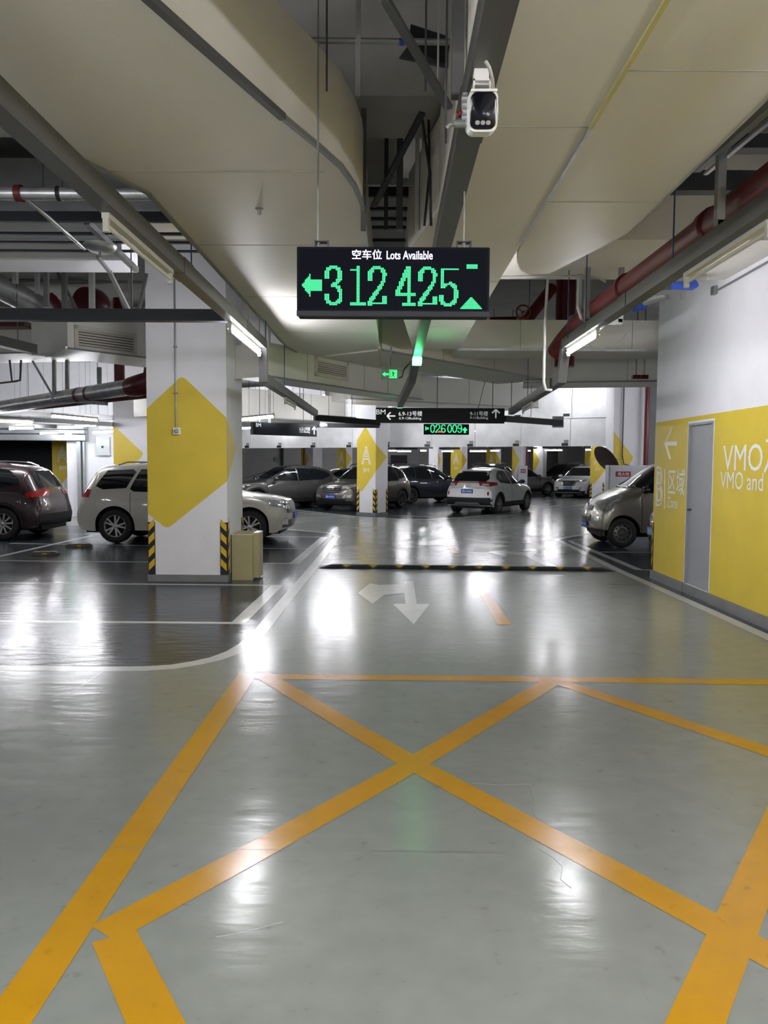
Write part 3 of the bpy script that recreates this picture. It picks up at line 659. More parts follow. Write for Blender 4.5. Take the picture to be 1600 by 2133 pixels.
# unseen lamps added deeper in the hall to brighten it
for x_, y_ in ((-4, 41), (2, 38), (8, 45), (14, 50), (10, 36), (-12, 19.5), (-18, 18), (9, 20.5), (13, 26), (-5, 22.5), (3.0, 30), (-4, 28.6), (10, 29), (7.5, 13.5), (7.2, 18.0), (10.5, 16), (-2.5, 23.5), (-7, 20.5), (-14, 13), (-19, 12)):
    lamp('added fill lamp hidden beyond the ducts', (x_, y_, 3.0 if y_ < 32 else 2.9), (x_+1.3, y_+0.4, 3.0 if y_ < 32 else 2.9), group='added fill lamps outside the picture', hang=0.006)
for k, u in enumerate((0.30, 0.52, 0.74, 0.92)):  # hidden lamps added to brighten the sheets from above
    c = E0+ed*LEN*u+en*1.5
    lamp('added fill lamp above the ducts before the galvanised sheets', (c.x-ed.x*0.6, c.y-ed.y*0.6, 4.0), (c.x+ed.x*0.6, c.y+ed.y*0.6, 4.0), group='added fill lamps outside the picture', hang=0.006)
# low tray pair over the left bays
for i, (x0, y0, x1, y1, Y, lab) in enumerate(((-40, 858, 236, 870, 17.6, 'upper'), (-40, 868, 236, 884, 19.0, 'middle'), (-40, 884, 120, 889, 21.3, 'lower'))):
    tray('%s dark tray of three over the left bays' % lab, [Pd(x0, y0, Y), Pd(x1, y1, Y)], m=M_TRAY, w_=0.12, h_=0.10, rodpts=[(Pd(60, 860, Y).x, Y, Pd(60, y0, Y).z), (Pd(205, 860, Y).x, Y, Pd(205, y1, Y).z)])

# ------------------------------------------------------------------ pipes on the right
def pipe(label, pts, r, m, cat='pipe', name='pipe', n=16):
    pts = [Vector(p) for p in pts]; t = thing(name, pts[0], label, cat); MB().tube(pts, r, n).build('pipe_run', m, t); return t
P = lambda x, y, Y: Pd(x, y, Y)
ZR = H0+1.80
rp = pipe('thick red sprinkler main slanting above the right tray', [(2.42, -5, ZR), (2.42, 6.0, ZR)], 0.13, M_RED)
MB().lathe([(0.13, -0.06), (0.155, -0.05), (0.155, 0.05), (0.13, 0.06)], (2.42, 5.95, ZR-0.01), (0, 1, 0.0), 18).build('pipe_collar', M_RED, rp)
MB().tube([(2.40, 6.0, ZR-0.02), (2.36, 8.75, ZR-0.02)], 0.13, 16).build('pipe_run', M_RED, rp)
MB().lathe([(0.13, -0.05), (0.15, -0.04), (0.15, 0.04), (0.13, 0.05)], (2.37, 7.9, ZR-0.02), (0, 1, 0), 18).build('pipe_collar', M_RED, rp)
MB().tube([(2.36, 8.7, ZR-0.02), (2.34, 9.3, ZR-0.04), (2.28, 9.7, ZR-0.10), (2.2, 10.0, ZR-0.22), (2.15, 10.2, ZR-0.32)], 0.125, 16).build('pipe_elbow', M_DRED, rp)
for y_ in (5.35, 8.9):
    for sx in (-0.19, 0.19): MB().bar((2.40+sx, y_, ZR-0.18), (2.40+sx, y_, 4.8), 0.055, 0.055, up=(0, 1, 0)).build('hanger_post', M_STRUT, rp)
    MB().bar((2.19, y_, ZR-0.17), (2.61, y_, ZR-0.17), 0.055, 0.055).build('hanger_bar', M_STRUT, rp)
a = P(1180, 560, 12.6); pipe('dark red riser behind the right tray step', [(a.x, 12.6, 3.3), (a.x, 12.6, 4.8)], 0.16, M_DRED)
a = P(1080, 690, 12); b = P(1150, 600, 12.5); pipe('dark red branch pipe inside the void right of the counter', [a, b], 0.09, M_DRED)
a = P(1020, 668, 13.2); b = P(1090, 666, 13.2); pipe('horizontal dark red pipe under the valve handwheel', [a, b], 0.06, M_DRED)
vh = P(1090, 650, 11.4); vt = thing('valve', vh, 'red valve handwheel in the dark void right of the counter', 'valve')
MB().lathe([(0.10*1.0+0.012*math.cos(t), 0.012*math.sin(t)) for t in [i*math.pi/3 for i in range(6)]], vh, (0, 1, 0), 18, closed=True).build('handwheel', M_DRED, vt)
for k in range(3):
    an = k*math.pi*2/3+0.5; MB().bar(vh, vh+Vector((math.cos(an)*0.1, 0, math.sin(an)*0.1)), 0.012).build('spoke', M_DRED, vt)
MB().tube([vh, vh+Vector((0, 0.5, 0))], 0.02, 8).build('stem', M_DRED, vt)
# blue coupled pipes near the white wall
a = P(1190, 668, 11.2); b = P(1300, 600, 8.6)
bp = pipe('grey pipe with a blue coupling behind the right tray', [a, P(1390, 612, 10.2)], 0.075, M_STRUT)
q0, q1 = a, P(1390, 612, 10.2); dd = (q1-q0)
for u, ln, rr in ((0.50, 0.10, 0.105), (0.72, 0.16, 0.115)): MB().tube([q0+dd*u-dd.normalized()*ln/2, q0+dd*u+dd.normalized()*ln/2], rr, 16).build('coupling', M_BLUEV, bp)
for u in (0.56, 0.64): MB().tube([q0+dd*u-dd.normalized()*0.05, q0+dd*u+dd.normalized()*0.05], 0.098, 14).build('pipe_clamp', M_STRUT, bp)
a = P(1400, 598, 9.2); b = P(1470, 592, 9.2)
bv = pipe('short white pipe with a blue fitting entering the white wall', [P(1375, 583, 9.2), P(1468, 580, 9.2)], 0.055, M_WPIPE)
MB().tube([P(1400, 594, 9.1), P(1440, 596, 9.1), P(1450, 590, 9.1)], 0.05, 12).build('fitting', M_BLUEV, bv)
br = thing('bracket', P(1380, 620, 9.6), 'pale steel pipe bracket on the white wall end', 'bracket')
MB().bar(P(1300, 612, 9.6), P(1425, 608, 9.6), 0.05, 0.05).build('arm', M_STRUT, br)
MB().bar(P(1422, 600, 9.6), P(1422, 622, 9.6), 0.05, 0.05).build('upright', M_STRUT, br)
wpl = P(1138, 700, 10.2)
pipe('thin white drop pipe hanging left of the right tray step', [P(1141, 580, 9.6), P(1135, 690, 9.6), P(1133, 796, 9.6), P(1137, 812, 9.6), P(1150, 813, 9.6)], 0.018, M_WPIPE, n=10)
wp2 = pipe('thin white pipe above the cream cross duct, bending down', [P(1040, 577, 9.0), P(1220, 575, 9.0), P(1250, 580, 9.0), P(1262, 588, 9.0)], 0.016, M_WPIPE, n=8)
pipe('white bent pipe under the red main end', [P(1208, 560, 9.2), P(1206, 640, 9.2), P(1212, 662, 9.2), P(1228, 668, 9.2)], 0.03, M_WPIPE, n=10)
# conduit along the top of the white wall, with a box
a, b = Px(1496, 604, DX-0.02), Px(1620, 534, DX-0.02)
cw = thing('wall_conduit', a, 'grey conduit slanting along the top of the white wall', 'conduit')
MB().tube([a, b], 0.014, 8).build('conduit_run', M_STRUT, cw)
q = Px(1487, 605, DX-0.03); MB().box(DX-0.05, DX-0.001, q.y-0.05, q.y+0.05, q.z-0.05, q.z+0.05).build('conduit_box', M_STRUT, cw)
# struts over the red main
tag(MB().bar(P(1452, 352, 5.9), P(1640, 190, 4.1), 0.05, 0.05).build('strut_rail', M_STRUT), 'slanting steel strut rail above the red main', 'strut')
tag(MB().bar(P(1470, 362, 5.95), P(1660, 205, 4.1), 0.03, 0.02).build('strut_rail', M_GALV), 'perforated bright rail below the slanting strut rail', 'strut')
for x0, y0, Y, h, lab in ((1470, 292, 5.6, 0.10, 'dark cross bar at the top right, above the red main'), (1450, 375, 6.4, 0.16, 'dark cross bar behind the red main hanger'), (1500, 250, 5.0, 0.05, 'thin dark cross bar at the upper right corner')):
    p_ = P(x0-60, y0, Y); tag(MB().box(p_.x, 3.98, Y, Y+0.12, p_.z-h/2, p_.z+h/2).build('cross_bar', M_TRAYD), lab, 'bar')
cable = [P(1225, 718, 9.9), P(1236, 725, 9.9), P(1255, 728, 9.9), P(1275, 722, 9.9), P(1295, 708, 9.9), P(1312, 690, 9.9), P(1316, 682, 9.9)]
tag(MB().tube(cable, 0.007, 6).build('slack_cable', M_STRUT), 'thin slack cable drooping from the right lamp', 'cable')
# two small red bells under the rear duct
for x, lab in ((1325, 'left'), (1342, 'right')):
    q = P(x, 785, 13.6); t = thing('sprinkler', q, '%s of two dark red sprinkler heads below the duct' % lab, 'sprinkler')
    MB().box(q.x-0.06, q.x+0.06, 13.55, 13.65, q.z-0.04, q.z+0.03).build('body', M_DRED, t); MB().tube([q, (q.x, q.y, 4.8)], 0.012, 6).build('drop', M_STRUT, t)

# ------------------------------------------------------------------ services on the left
lpz = P(0, 403, 5.8).z
sp = pipe('galvanised pipe across the upper left with a red clamp', [(P(-60, 403, 5.8).x, 5.8, lpz), (P(330, 403, 5.8).x, 5.8, lpz)], 0.047, M_GALV)
def ring(parent, x, m, rr, wd, name): MB().tube([(x-wd/2, 5.8, lpz), (x+wd/2, 5.8, lpz)], rr, 16).build(name, m, parent)
ring(sp, P(40, 400, 5.8).x, M_RED, 0.062, 0.045, 'clamp'); ring(sp, P(124, 400, 5.8).x, M_BLACK, 0.054, 0.03, 'strap'); ring(sp, P(127, 400, 5.8).x, M_WTXT, 0.052, 0.012, 'strap_edge')
rods(sp, [(P(90, 400, 5.8).x, 5.8, lpz), (P(130, 400, 5.8).x, 5.8, lpz)])
s2 = pipe('thin sprinkler pipe slanting down from the red clamp to a round plate', [P(44, 407, 5.8), P(92, 445, 6.1), P(176, 518, 6.9)], 0.016, M_GALV, n=8)
q = P(208, 521, 6.9)
dk = thing('sprinkler_plate', q, 'round bright dish-shaped sprinkler shield', 'sprinkler')
MB().lathe([(0.0, 0.0), (0.05, -0.002), (0.10, 0.004), (0.125, 0.02), (0.14, 0.035), (0.143, 0.035), (0.13, 0.015), (0.10, -0.004), (0.0, -0.008)], q, (0, 0.10, 1), 28).build('dish', M_GALV, dk)
MB().lathe([(0.0, -0.06), (0.012, -0.055), (0.014, 0.0)], q, (0, 0, 1), 10).build('nozzle', M_STRUT, dk)
tag(MB().bar(P(181, 463, 6.7), P(284, 562, 7.9), 0.05, 0.05).build('angle_rail', M_GALV), 'pale steel angle slanting under the left tray', 'rail')
tag(MB().bar(P(203, 535, 7.5), P(228, 566, 8.0), 0.03, 0.03).bar(P(228, 566, 8), P(270, 650, 8.6), 0.04, 0.03).build('brace', M_STRUT), 'perforated brace below the round sprinkler shield', 'brace')
# wide ladder tray of cross bars above the ducts
lt = thing('cable_ladder', (-6, 7, 3.95), 'wide dark cable ladder crossing the left bays', 'cable tray')
for y, Y, h in ((450, 6.6, 0.085), (485, 7.05, 0.022), (503, 7.32, 0.018), (521, 7.6, 0.018)):
    p_ = P(0, y, Y); MB().box(-12, -1.2, Y, Y+0.04, p_.z-h/2, p_.z+h/2).build('ladder_bar', M_TRAYD, lt)
lt2 = thing('cable_ladder', (0, 7, 4.1), 'dark cable ladder deep in the gap between the ducts', 'cable tray')
for y, Y, h in ((378, 6.0, 0.05), (398, 6.3, 0.08), (434, 6.7, 0.025), (455, 7.0, 0.025), (473, 7.3, 0.025), (500, 7.6, 0.03)):
    p_ = P(840, y, Y); MB().box(-0.8, 0.9, Y, Y+0.04, p_.z-h/2, p_.z+h/2).build('ladder_bar', M_TRAYD if y != 378 else M_STRUT, lt2)
# foil-wrapped duct above the ladder, left
fd = tag(MB().box(-14, -1.9, 7.35, 7.95, 3.98, 4.55).build('foil_duct', M_FOIL), 'shiny foil-wrapped duct above the left cable ladder', 'duct')
# big silver pipe at the far left
bpipe = pipe('fat galvanised pipe entering at the left edge', [P(-80, 565, 10.6), P(0, 598, 11.2), P(92, 645, 12.2)], 0.18, M_GALV, n=20)
bp2 = pipe('fat galvanised elbow below the cross tray', [P(92, 655, 12.4), P(140, 676, 12.8), P(175, 682, 13.0), P(188, 676, 13.2), P(194, 660, 13.3)], 0.12, M_GALV, n=16)
pipe('dark red curved branch left of the red drum', [P(104, 616, 12.0), P(112, 622, 12.0), P(122, 640, 12.0), P(124, 655, 12.0)], 0.06, M_DRED)
q = P(190, 632, 13.5); tag(MB().lathe([(0.0, -0.2), (0.24, -0.2), (0.27, -0.1), (0.27, 0.1), (0.24, 0.2), (0, 0.2)], q, (0.3, 1, 0), 20).build('valve_drum', M_DRED), 'round dark red valve drum behind the cross tray', 'valve')
# thick pipe with red bands left of the near pillar
a, b = P(-60, 858, 17.6), P(279, 805, 12.9)
gp_ = pipe('thick galvanised pipe with two red bands, left of the near pillar', [a, b], 0.135, M_GALV, n=20)
dd = (b-a)
for u, wd in ((0.735, 0.10), (0.79, 0.07)):
    MB().tube([a+dd*u-dd.normalized()*wd/2, a+dd*u+dd.normalized()*wd/2], 0.139, 20).build('red_band', M_RED, gp_)
MB().tube([b-dd.normalized()*0.1, b+dd.normalized()*0.05, P(300, 800, 12.7), P(318, 790, 12.7), P(322, 770, 12.7)], [0.16, 0.175, 0.18, 0.18, 0.17], 18).build('elbow', M_DRED, gp_)
a2, b2 = P(-60, 853, 17.6), P(320, 823, 12.9); pipe('slim dark red pipe under the banded pipe', [a2+Vector((0, 0, -0.12)), b2], 0.045, M_DRED, n=12)
hf = thing('pipe_hanger', P(140, 800, 14.6), 'square steel hanger frame around the banded pipe', 'hanger')
for x in (113, 140): MB().bar(P(x, 745, 14.6), P(x, 836, 14.6), 0.06, 0.06, up=(0, 1, 0)).build('post', M_STRUT, hf)
MB().bar(P(110, 834, 14.8), P(138, 835, 14.4), 0.06, 0.06).build('cross_bar', M_STRUT, hf); MB().bar(P(138, 835, 14.4), P(222, 841, 13.6), 0.06, 0.06).build('cross_bar', M_STRUT, hf)
MB().bar(P(68, 752, 14.6), P(112, 828, 14.6), 0.04, 0.03).build('brace', M_STRUT, hf)
MB().bar(P(207, 765, 13.8), P(207, 800, 13.8), 0.07, 0.05, up=(0, 1, 0)).build('post', M_STRUT, hf)
a = P(249, 780, 14.2); pipe('short dark red riser left of the near pillar', [(a.x, 14.2, a.z-0.2), (a.x, 14.2, 4.7)], 0.095, M_DRED)
# hangers in the dark void on the left
for i, (x, y0, y1, Y, w_) in enumerate(((32, 500, 590, 9.4, 0.055), (97, 540, 640, 9.4, 0.055), (78, 562, 612, 9.9, 0.05), (135, 560, 650, 10.2, 0.06), (192, 560, 650, 9.6, 0.06), (272, 562, 650, 9.6, 0.045))):
    tag(MB().bar(Vector((P(x, y0, Y).x, Y, 4.79)), P(x, y1, Y), w_, w_, up=(0, 1, 0)).build('strut_post', M_TRAY if i % 2 else M_STRUT), 'vertical steel strut in the left void, %s from the left edge' % ('first', 'third', 'second', 'fourth', 'fifth', 'sixth')[i], 'strut', 'struts in the left void')
for x0, y0, x1, y1, lab in ((118, 562, 160, 645, 'slanting perforated brace left of the red drum'), (306, 570, 288, 650, 'slanting brace beside the near pillar'), (240, 590, 262, 650, 'slanting brace right of the red drum')):
    tag(MB().bar(P(x0, y0, 10.3), P(x1, y1, 10.3), 0.05, 0.03).build('brace', M_TRAY), lab, 'brace')
cdt = pipe('thin grey conduit across the left void', [P(20, 583, 10.6), P(220, 587, 10.6), P(300, 588, 10.6)], 0.02, M_TRAY, n=8)
q = P(120, 585, 10.6); rods(cdt, [(q.x, q.y, q.z)])
pipe('thin bent pipe loop hanging at the left edge', [P(20, 750, 13.8), P(25, 795, 13.8), P(42, 792, 13.8), P(44, 750, 13.8)], 0.02, M_TRAY, n=8)
pipe('thin conduit running left from the hanging pipe loop', [P(-40, 802, 13.8), P(0, 798, 13.8), P(36, 794, 13.8)], 0.016, M_TRAY, n=8)
a = P(0, 690, 13.5); tag(MB().box(-11, P(62, 690, 13.5).x, 13.3, 13.6, P(0, 684, 13.5).z, P(0, 672, 13.5).z).build('pipe_beam', M_DRED), 'dark red flat pipe run at the left edge under the cross tray', 'pipe')
oduct('beige duct at the left edge behind the short tray end', (-11.5, 14.6), (-5.4, 13.4), 1.2, P(0, 741, 14).z, P(0, 690, 14).z, M_DUCTW)

# ------------------------------------------------------------------ the void between the ducts
vc = [(752, 560, 4.9), (762, 560, 5.3)]
for i, (x, Y, w_, m, lab) in enumerate(((757, 5.25, 0.035, M_TRAY, 'perforated dark post against the curved duct'), (804, 5.9, 0.03, M_TRAYD, 'thin dark rod post in the gap'), (832, 6.0, 0.05, M_TRAY, 'wide grey post in the middle of the gap'), (868, 5.8, 0.03, M_WPIPE, 'pale conduit post in the gap'), (918, 5.5, 0.03, M_WPIPE, 'pale conduit post beside the middle tray'))):
    q = P(x, 480, Y); tag(MB().bar((q.x, Y, q.z), (q.x, Y, 4.78), w_, w_, up=(0, 1, 0)).build('strut_post', m), lab, 'strut')
for x0, y0, Y0, x1, y1, Y1, m, lab in ((803, 0, 3.4, 935, 225, 3.9, M_TRAY, 'slanting perforated brace left of the camera'), (880, 235, 4.8, 778, 430, 5.4, M_TRAYD, 'dark slanting perforated brace lower in the gap')):
    p_, q_ = P(x0, y0, Y0), P(x1, y1, Y1); t = thing('brace', p_, lab, 'brace')
    MB().bar(p_, q_, 0.04, 0.02).build('channel', m, t)
    for k in range(1, 12):
        c = p_+(q_-p_)*(k/12); dv = (q_-p_).normalized()
        MB().obox(c-Vector((0, 0.012, 0)), dv*0.018, Vector((0, 0.002, 0)), dv.cross(Vector((0, 1, 0))).normalized()*0.006).build('slot', M_CONC, t)
for x, Y, lab in ((888, 3.9, 'thin dark rod left of the camera'), (914, 4.2, 'pale rod right behind the brace'), (681, 4.0, 'thin dark rod over the curved duct')):
    q0 = P(x, 0, Y); tag(MB().tube([(q0.x, Y, P(x, 190, Y).z), (q0.x, Y, 4.78)], 0.006, 6).build('hanger_rod', M_ROD if x != 914 else M_WPIPE), lab, 'rod')
q0, q1 = P(640, 84, 4.3), P(950, 88, 4.3); cp = pipe('grey conduit crossing high in the gap', [q0, q1], 0.017, M_STRUT, n=8)
MB().tube([P(832, 87, 4.3), P(843, 87, 4.3)], 0.019, 10).build('blue_sleeve', M_BLUEV, cp)
tag(MB().plate([P(856, 50, 4.4), P(932, 75, 4.44), P(945, 142, 4.44), P(832, 119, 4.42), P(848, 98, 4.4)], (0, 1, 0), 0.02).build('loose_board', M_BLKP), 'dark torn board hanging in the gap', 'board')
for w_, x, lab in ((0.05, 954, 'perforated upright beside the camera tray'), (0.02, 746, 'slim upright at the duct edge')):
    q0 = P(x, 100, 3.3); tag(MB().bar((q0.x, 3.3, ZT+0.12), (q0.x, 3.3, 4.78), w_, w_, up=(0, 1, 0)).build('strut_post', M_TRAY), lab, 'strut')
for k, (x0, x1, Y) in enumerate(((884, 893, 5.4), (905, 912, 6.2), (898, 880, 5.0))):
    p_ = P(x0, 470, Y); q_ = P(x1, 250, Y)
    tag(MB().tube([p_, (p_+q_)/2+Vector((0.02, 0, 0)), q_], 0.010, 6).build('hanging_cable', M_CABLE), 'black cable hanging in the gap, %s of three' % ('left', 'right', 'middle')[k], 'cable')
# ================================================================== signs
PATHS = {
 '3': ([(1.5, 6.8), (1.4, 3.8), (3.4, 1.4), (6, .8), (8.6, 1.8), (9.8, 4.3), (9.7, 7.2), (8.2, 10), (5, 11.7), (8.4, 13), (10.2, 16), (10.2, 19.5), (8.6, 22.3), (6, 23.2), (3, 22.6), (1.4, 20.4), (1.4, 17.6)],),
 '1': ([(6, 1), (6, 23)], [(2.2, 2.4), (5, 2.4)], [(2.6, 23.2), (9.6, 23.2)]),
 '2': ([(1.6, 7.8), (1.5, 4.2), (3.2, 1.7), (6, .8), (9, 1.9), (10.3, 5), (10, 8.5), (8, 12.5), (4.5, 17), (1.7, 21.3), (1.5, 22.8)], [(1.5, 22.7), (10.2, 22.7), (10.6, 18.5)]),
 '4': ([(8.2, 1), (8.2, 23)], [(7.4, 1), (1, 16.5)], [(.8, 16.8), (11.4, 16.8)], [(5, 23.2), (11.4, 23.2)]),
 '5': ([(2, 1.6), (10.5, 1.6)], [(1.8, 1.4), (1.8, 12.5)], [(1.8, 12.5), (4, 10.6), (7, 10.2), (9.7, 12), (10.5, 15.5), (10.2, 19.5), (8.5, 22.3), (5.5, 23.2), (2.6, 22.4), (1.5, 20), (1.5, 18)]),
 '0': ([(6+4.3*math.sin(t), 12-11*math.cos(t)) for t in [i*math.pi/16 for i in range(33)]],),
 '6': ([(10, 5), (8.6, 1.8), (6, .8), (3.5, 2.2), (1.9, 6), (1.6, 12), (1.9, 18), (3.5, 22), (6, 23.2), (8.8, 22), (10.3, 18.5), (10, 14.5), (8, 11.6), (5.5, 11.2), (3, 12.7), (1.8, 15)],),
}
PATHS['9'] = tuple([(12-x, 24-y) for x, y in p] for p in PATHS['6'])
def raster(ch):
    on = set()
    for p in PATHS[ch]:
        for a, b in zip(p, p[1:]):
            n = max(2, int(4*max(abs(a[0]-b[0]), abs(a[1]-b[1]))))
            for k in range(n+1):
                x, y = a[0]+(b[0]-a[0])*k/n, a[1]+(b[1]-a[1])*k/n
                for cx in range(12):
                    for cy in range(24):
                        if abs(cx+.5-x) < 1.25 and abs(cy+.5-y) < 0.75: on.add((cx, cy))
    return on
def shape_cells(fn, w_, h_): return {(x, y) for x in range(w_) for y in range(h_) if fn(x+.5, y+.5)}
def dots(cells, o, ex, pitch, ph, nrm, name, m, parent, fill=0.84):
    """lit diodes; o is the top left corner"""
    b = MB(); ex = Vector(ex).normalized(); dn = Vector((0, 0, -1)); o = Vector(o)
    for cx, cy in sorted(cells):
        c = o+ex*(cx+.5)*pitch+dn*(cy+.5)*ph; hx, hy = ex*pitch*fill/2, dn*ph*fill/2
        b.face([c-hx-hy, c+hx-hy, c+hx+hy, c-hx+hy])
    ob = b.build(name, m, parent); ob['kind'] = 'stuff' if False else ''
    del ob['kind']; return ob
SY = 4.0
tl, br_ = Pd(618, 512, SY), Pd(1019, 658, SY)
sx0, sx1, sz1, sz0 = tl.x, br_.x, tl.z-0.003, br_.z
sg = thing('led_sign', ((sx0+sx1)/2, SY+0.06, sz0), 'large black hanging counter sign with green digits 312 and 425', 'sign')
MB().box(sx0, sx1, SY, SY+0.12, sz0, sz1).build('case', M_SIGNB, sg, bevel=0.006)
MB().box(sx0+0.012, sx1-0.012, SY-0.002, SY+0.004, sz0+0.03, sz1-0.012).build('display_face', mat('display_glass', (0.004, 0.005, 0.010), 0.7, vary=0, spec=0.1), sg)
MB().box(sx0, sx1, SY-0.006, SY+0.02, sz0-0.004, sz0+0.02).build('lower_lip', M_TRAYD, sg)
fy = SY-0.006
pw = (sx1-sx0)/403.0      # metres per sign pixel
def S_(px, py): q = Pd(px, py, fy); return q
for ch, x, y, wd, ht in (('3', 676, 553, 40, 83), ('1', 726, 553.5, 40, 83), ('2', 766, 554, 40, 83), ('4', 824, 554.5, 42, 83), ('2', 871, 555, 40, 83), ('5', 915, 555.5, 40, 83)):
    p0, p1 = S_(x, y), S_(x+wd, y+ht); dots(raster(ch), p0, (1, 0, 0), (p1.x-p0.x)/12, (p0.z-p1.z)/24, (0, -1, 0), 'digit', M_GREEN, sg)
q0, q1 = S_(629, 570), S_(671, 618)
dots(shape_cells(lambda x, y: (x < 6 and abs(y-8) < x*1.35+0.4) or (6 <= x and abs(y-8) < 4), 14, 16), q0, (1, 0, 0), (q1.x-q0.x)/14, (q0.z-q1.z)/16, (0, -1, 0), 'arrow', M_GREEN, sg)
q0, q1 = S_(959, 619), S_(1004, 644)
dots(shape_cells(lambda x, y: abs(x-8) < y*0.98+0.6, 16, 8), q0, (1, 0, 0), (q1.x-q0.x)/16, (q0.z-q1.z)/8, (0, -1, 0), 'arrow', M_GREEN, sg)
q0, q1 = S_(972, 550.5), S_(995, 560)
dots(shape_cells(lambda x, y: True, 8, 4), q0, (1, 0, 0), (q1.x-q0.x)/8, (q0.z-q1.z)/4, (0, -1, 0), 'arrow_tail', M_GREEN, sg)
lettering('lettering', '空车位', 20*pw, 62*pw, M_WLED, sg, S_(764.5, 530), (1, 0, 0), (0, -1, 0), off=0.012)
lettering('lettering', 'Lots Available', 17.5*pw, 96*pw, M_WLED, sg, S_(853.5, 531.5), (1, 0, 0), (0, -1, 0), off=0.014)
for x0, x1 in ((653.5, 683), (953, 984)):
    a, b = S_(x0, 498), S_(x1, 498); zt = sz1
    br3 = MB(); zz = zt+0.04
    br3.box(a.x, a.x+0.006, SY+0.03, SY+0.08, zt-0.002, zz).box(b.x-0.006, b.x, SY+0.03, SY+0.08, zt-0.002, zz).box(a.x, b.x, SY+0.03, SY+0.08, zz-0.006, zz).box(a.x-0.012, b.x+0.012, SY+0.03, SY+0.08, zt-0.001, zt+0.005)
    br3.build('bracket', M_ROD, sg)
    xm = a.x*0.78+b.x*0.22 if x0 < 800 else (a.x+b.x)/2
    MB().tube([(xm, SY+0.055, zz-0.03), (xm, SY+0.055, 4.8)], 0.005, 8).build('hanger_rod', M_STRUT, sg)
    MB().tube([(xm, SY+0.055, zz-0.012), (xm, SY+0.055, zz+0.004)], 0.011, 8).build('nut', M_STRUT, sg)
# black lane sign with the small counter
BY = 15.5
a, b = Pd(783, 849, BY), Pd(1051, 882, BY)
b1 = thing('hanging_sign', ((a.x+b.x)/2, BY+0.05, b.z), 'long black sign reading BM 6.9-13 and 9-11 Building over the lane', 'sign')
MB().box(a.x, b.x, BY, BY+0.1, b.z, a.z).build('board', M_SIGNG, b1, bevel=0.005)
mpp = BY/FPX
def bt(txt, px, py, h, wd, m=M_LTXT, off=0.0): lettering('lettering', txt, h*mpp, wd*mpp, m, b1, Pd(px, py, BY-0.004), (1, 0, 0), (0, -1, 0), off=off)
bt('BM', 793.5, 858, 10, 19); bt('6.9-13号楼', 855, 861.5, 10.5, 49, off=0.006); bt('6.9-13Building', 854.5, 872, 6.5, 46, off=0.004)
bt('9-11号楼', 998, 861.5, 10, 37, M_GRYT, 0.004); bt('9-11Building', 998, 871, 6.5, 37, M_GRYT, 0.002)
def sarrow(parent, c, d, size, th, Y, m):
    c = Pd(c[0], c[1], Y); d = Vector(d).normalized(); n = Vector((0, -1, 0)); s_ = d.cross(n)
    bb = MB(); tip = c+d*size/2
    bb.bar(c-d*size/2, tip-d*th*0.4, th, 0.004, up=n); bb.bar(tip, tip-d*size*0.42+s_*size*0.45, th, 0.004, up=n); bb.bar(tip, tip-d*size*0.42-s_*size*0.45, th, 0.004, up=n)
    bb.build('arrow', m, parent)
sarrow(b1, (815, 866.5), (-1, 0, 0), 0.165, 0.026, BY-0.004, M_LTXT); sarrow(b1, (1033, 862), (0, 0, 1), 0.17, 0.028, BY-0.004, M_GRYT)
rods(b1, [(Pd(911, 840, BY).x, BY+0.05, a.z), (Pd(1027, 840, BY).x, BY+0.05, a.z), (Pd(1066, 840, BY).x, BY+0.05, H0+1.1)], r=0.008)
c0 = Pd(997, 845, BY); MB().tube([(c0.x, BY+0.06, a.z), (c0.x+0.18, BY+0.06, 3.6)], 0.007, 6).build('sling_rod', M_ROD, b1)
CY = 15.45
a, b = Pd(883, 883, CY), Pd(977, 905.5, CY)
l2 = thing('led_sign', ((a.x+b.x)/2, CY+0.04, b.z), 'small black counter with green digits 026 009 under the lane sign', 'sign')
MB().box(a.x, b.x, CY, CY+0.09, b.z, a.z).build('case', M_SIGNB, l2)
for ch, x in (('0', 896), ('2', 907), ('6', 918.5), ('0', 931.5), ('0', 942), ('9', 952.5)):
    p0, p1 = Pd(x, 884, CY-0.004), Pd(x+10.5, 901.5, CY-0.004); dots(raster(ch), p0, (1, 0, 0), (p1.x-p0.x)/12, (p0.z-p1.z)/24, 0, 'digit', M_GREEN, l2, fill=0.9)
p0, p1 = Pd(886, 888, CY-0.004), Pd(893, 897, CY-0.004)
dots(shape_cells(lambda x, y: x < 2 or abs(y-4) < 2, 8, 8), p0, (1, 0, 0), (p1.x-p0.x)/8, (p0.z-p1.z)/8, 0, 'arrow', M_GREEN, l2, fill=0.95)
p0, p1 = Pd(963, 890, CY-0.004), Pd(974, 902, CY-0.004)
dots(shape_cells(lambda x, y: (y < 5 and abs(x-5) < y+0.4) or (y >= 5 and abs(x-5) < 2), 10, 9), p0, (1, 0, 0), (p1.x-p0.x)/10, (p0.z-p1.z)/9, 0, 'arrow', M_GREEN, l2, fill=0.95)
p0 = Pd(919, 899.5, CY-0.005); MB().box(p0.x-0.06, p0.x+0.05, CY-0.007, CY-0.002, p0.z-0.015, p0.z+0.012).build('red_mark', M_REDL, l2)
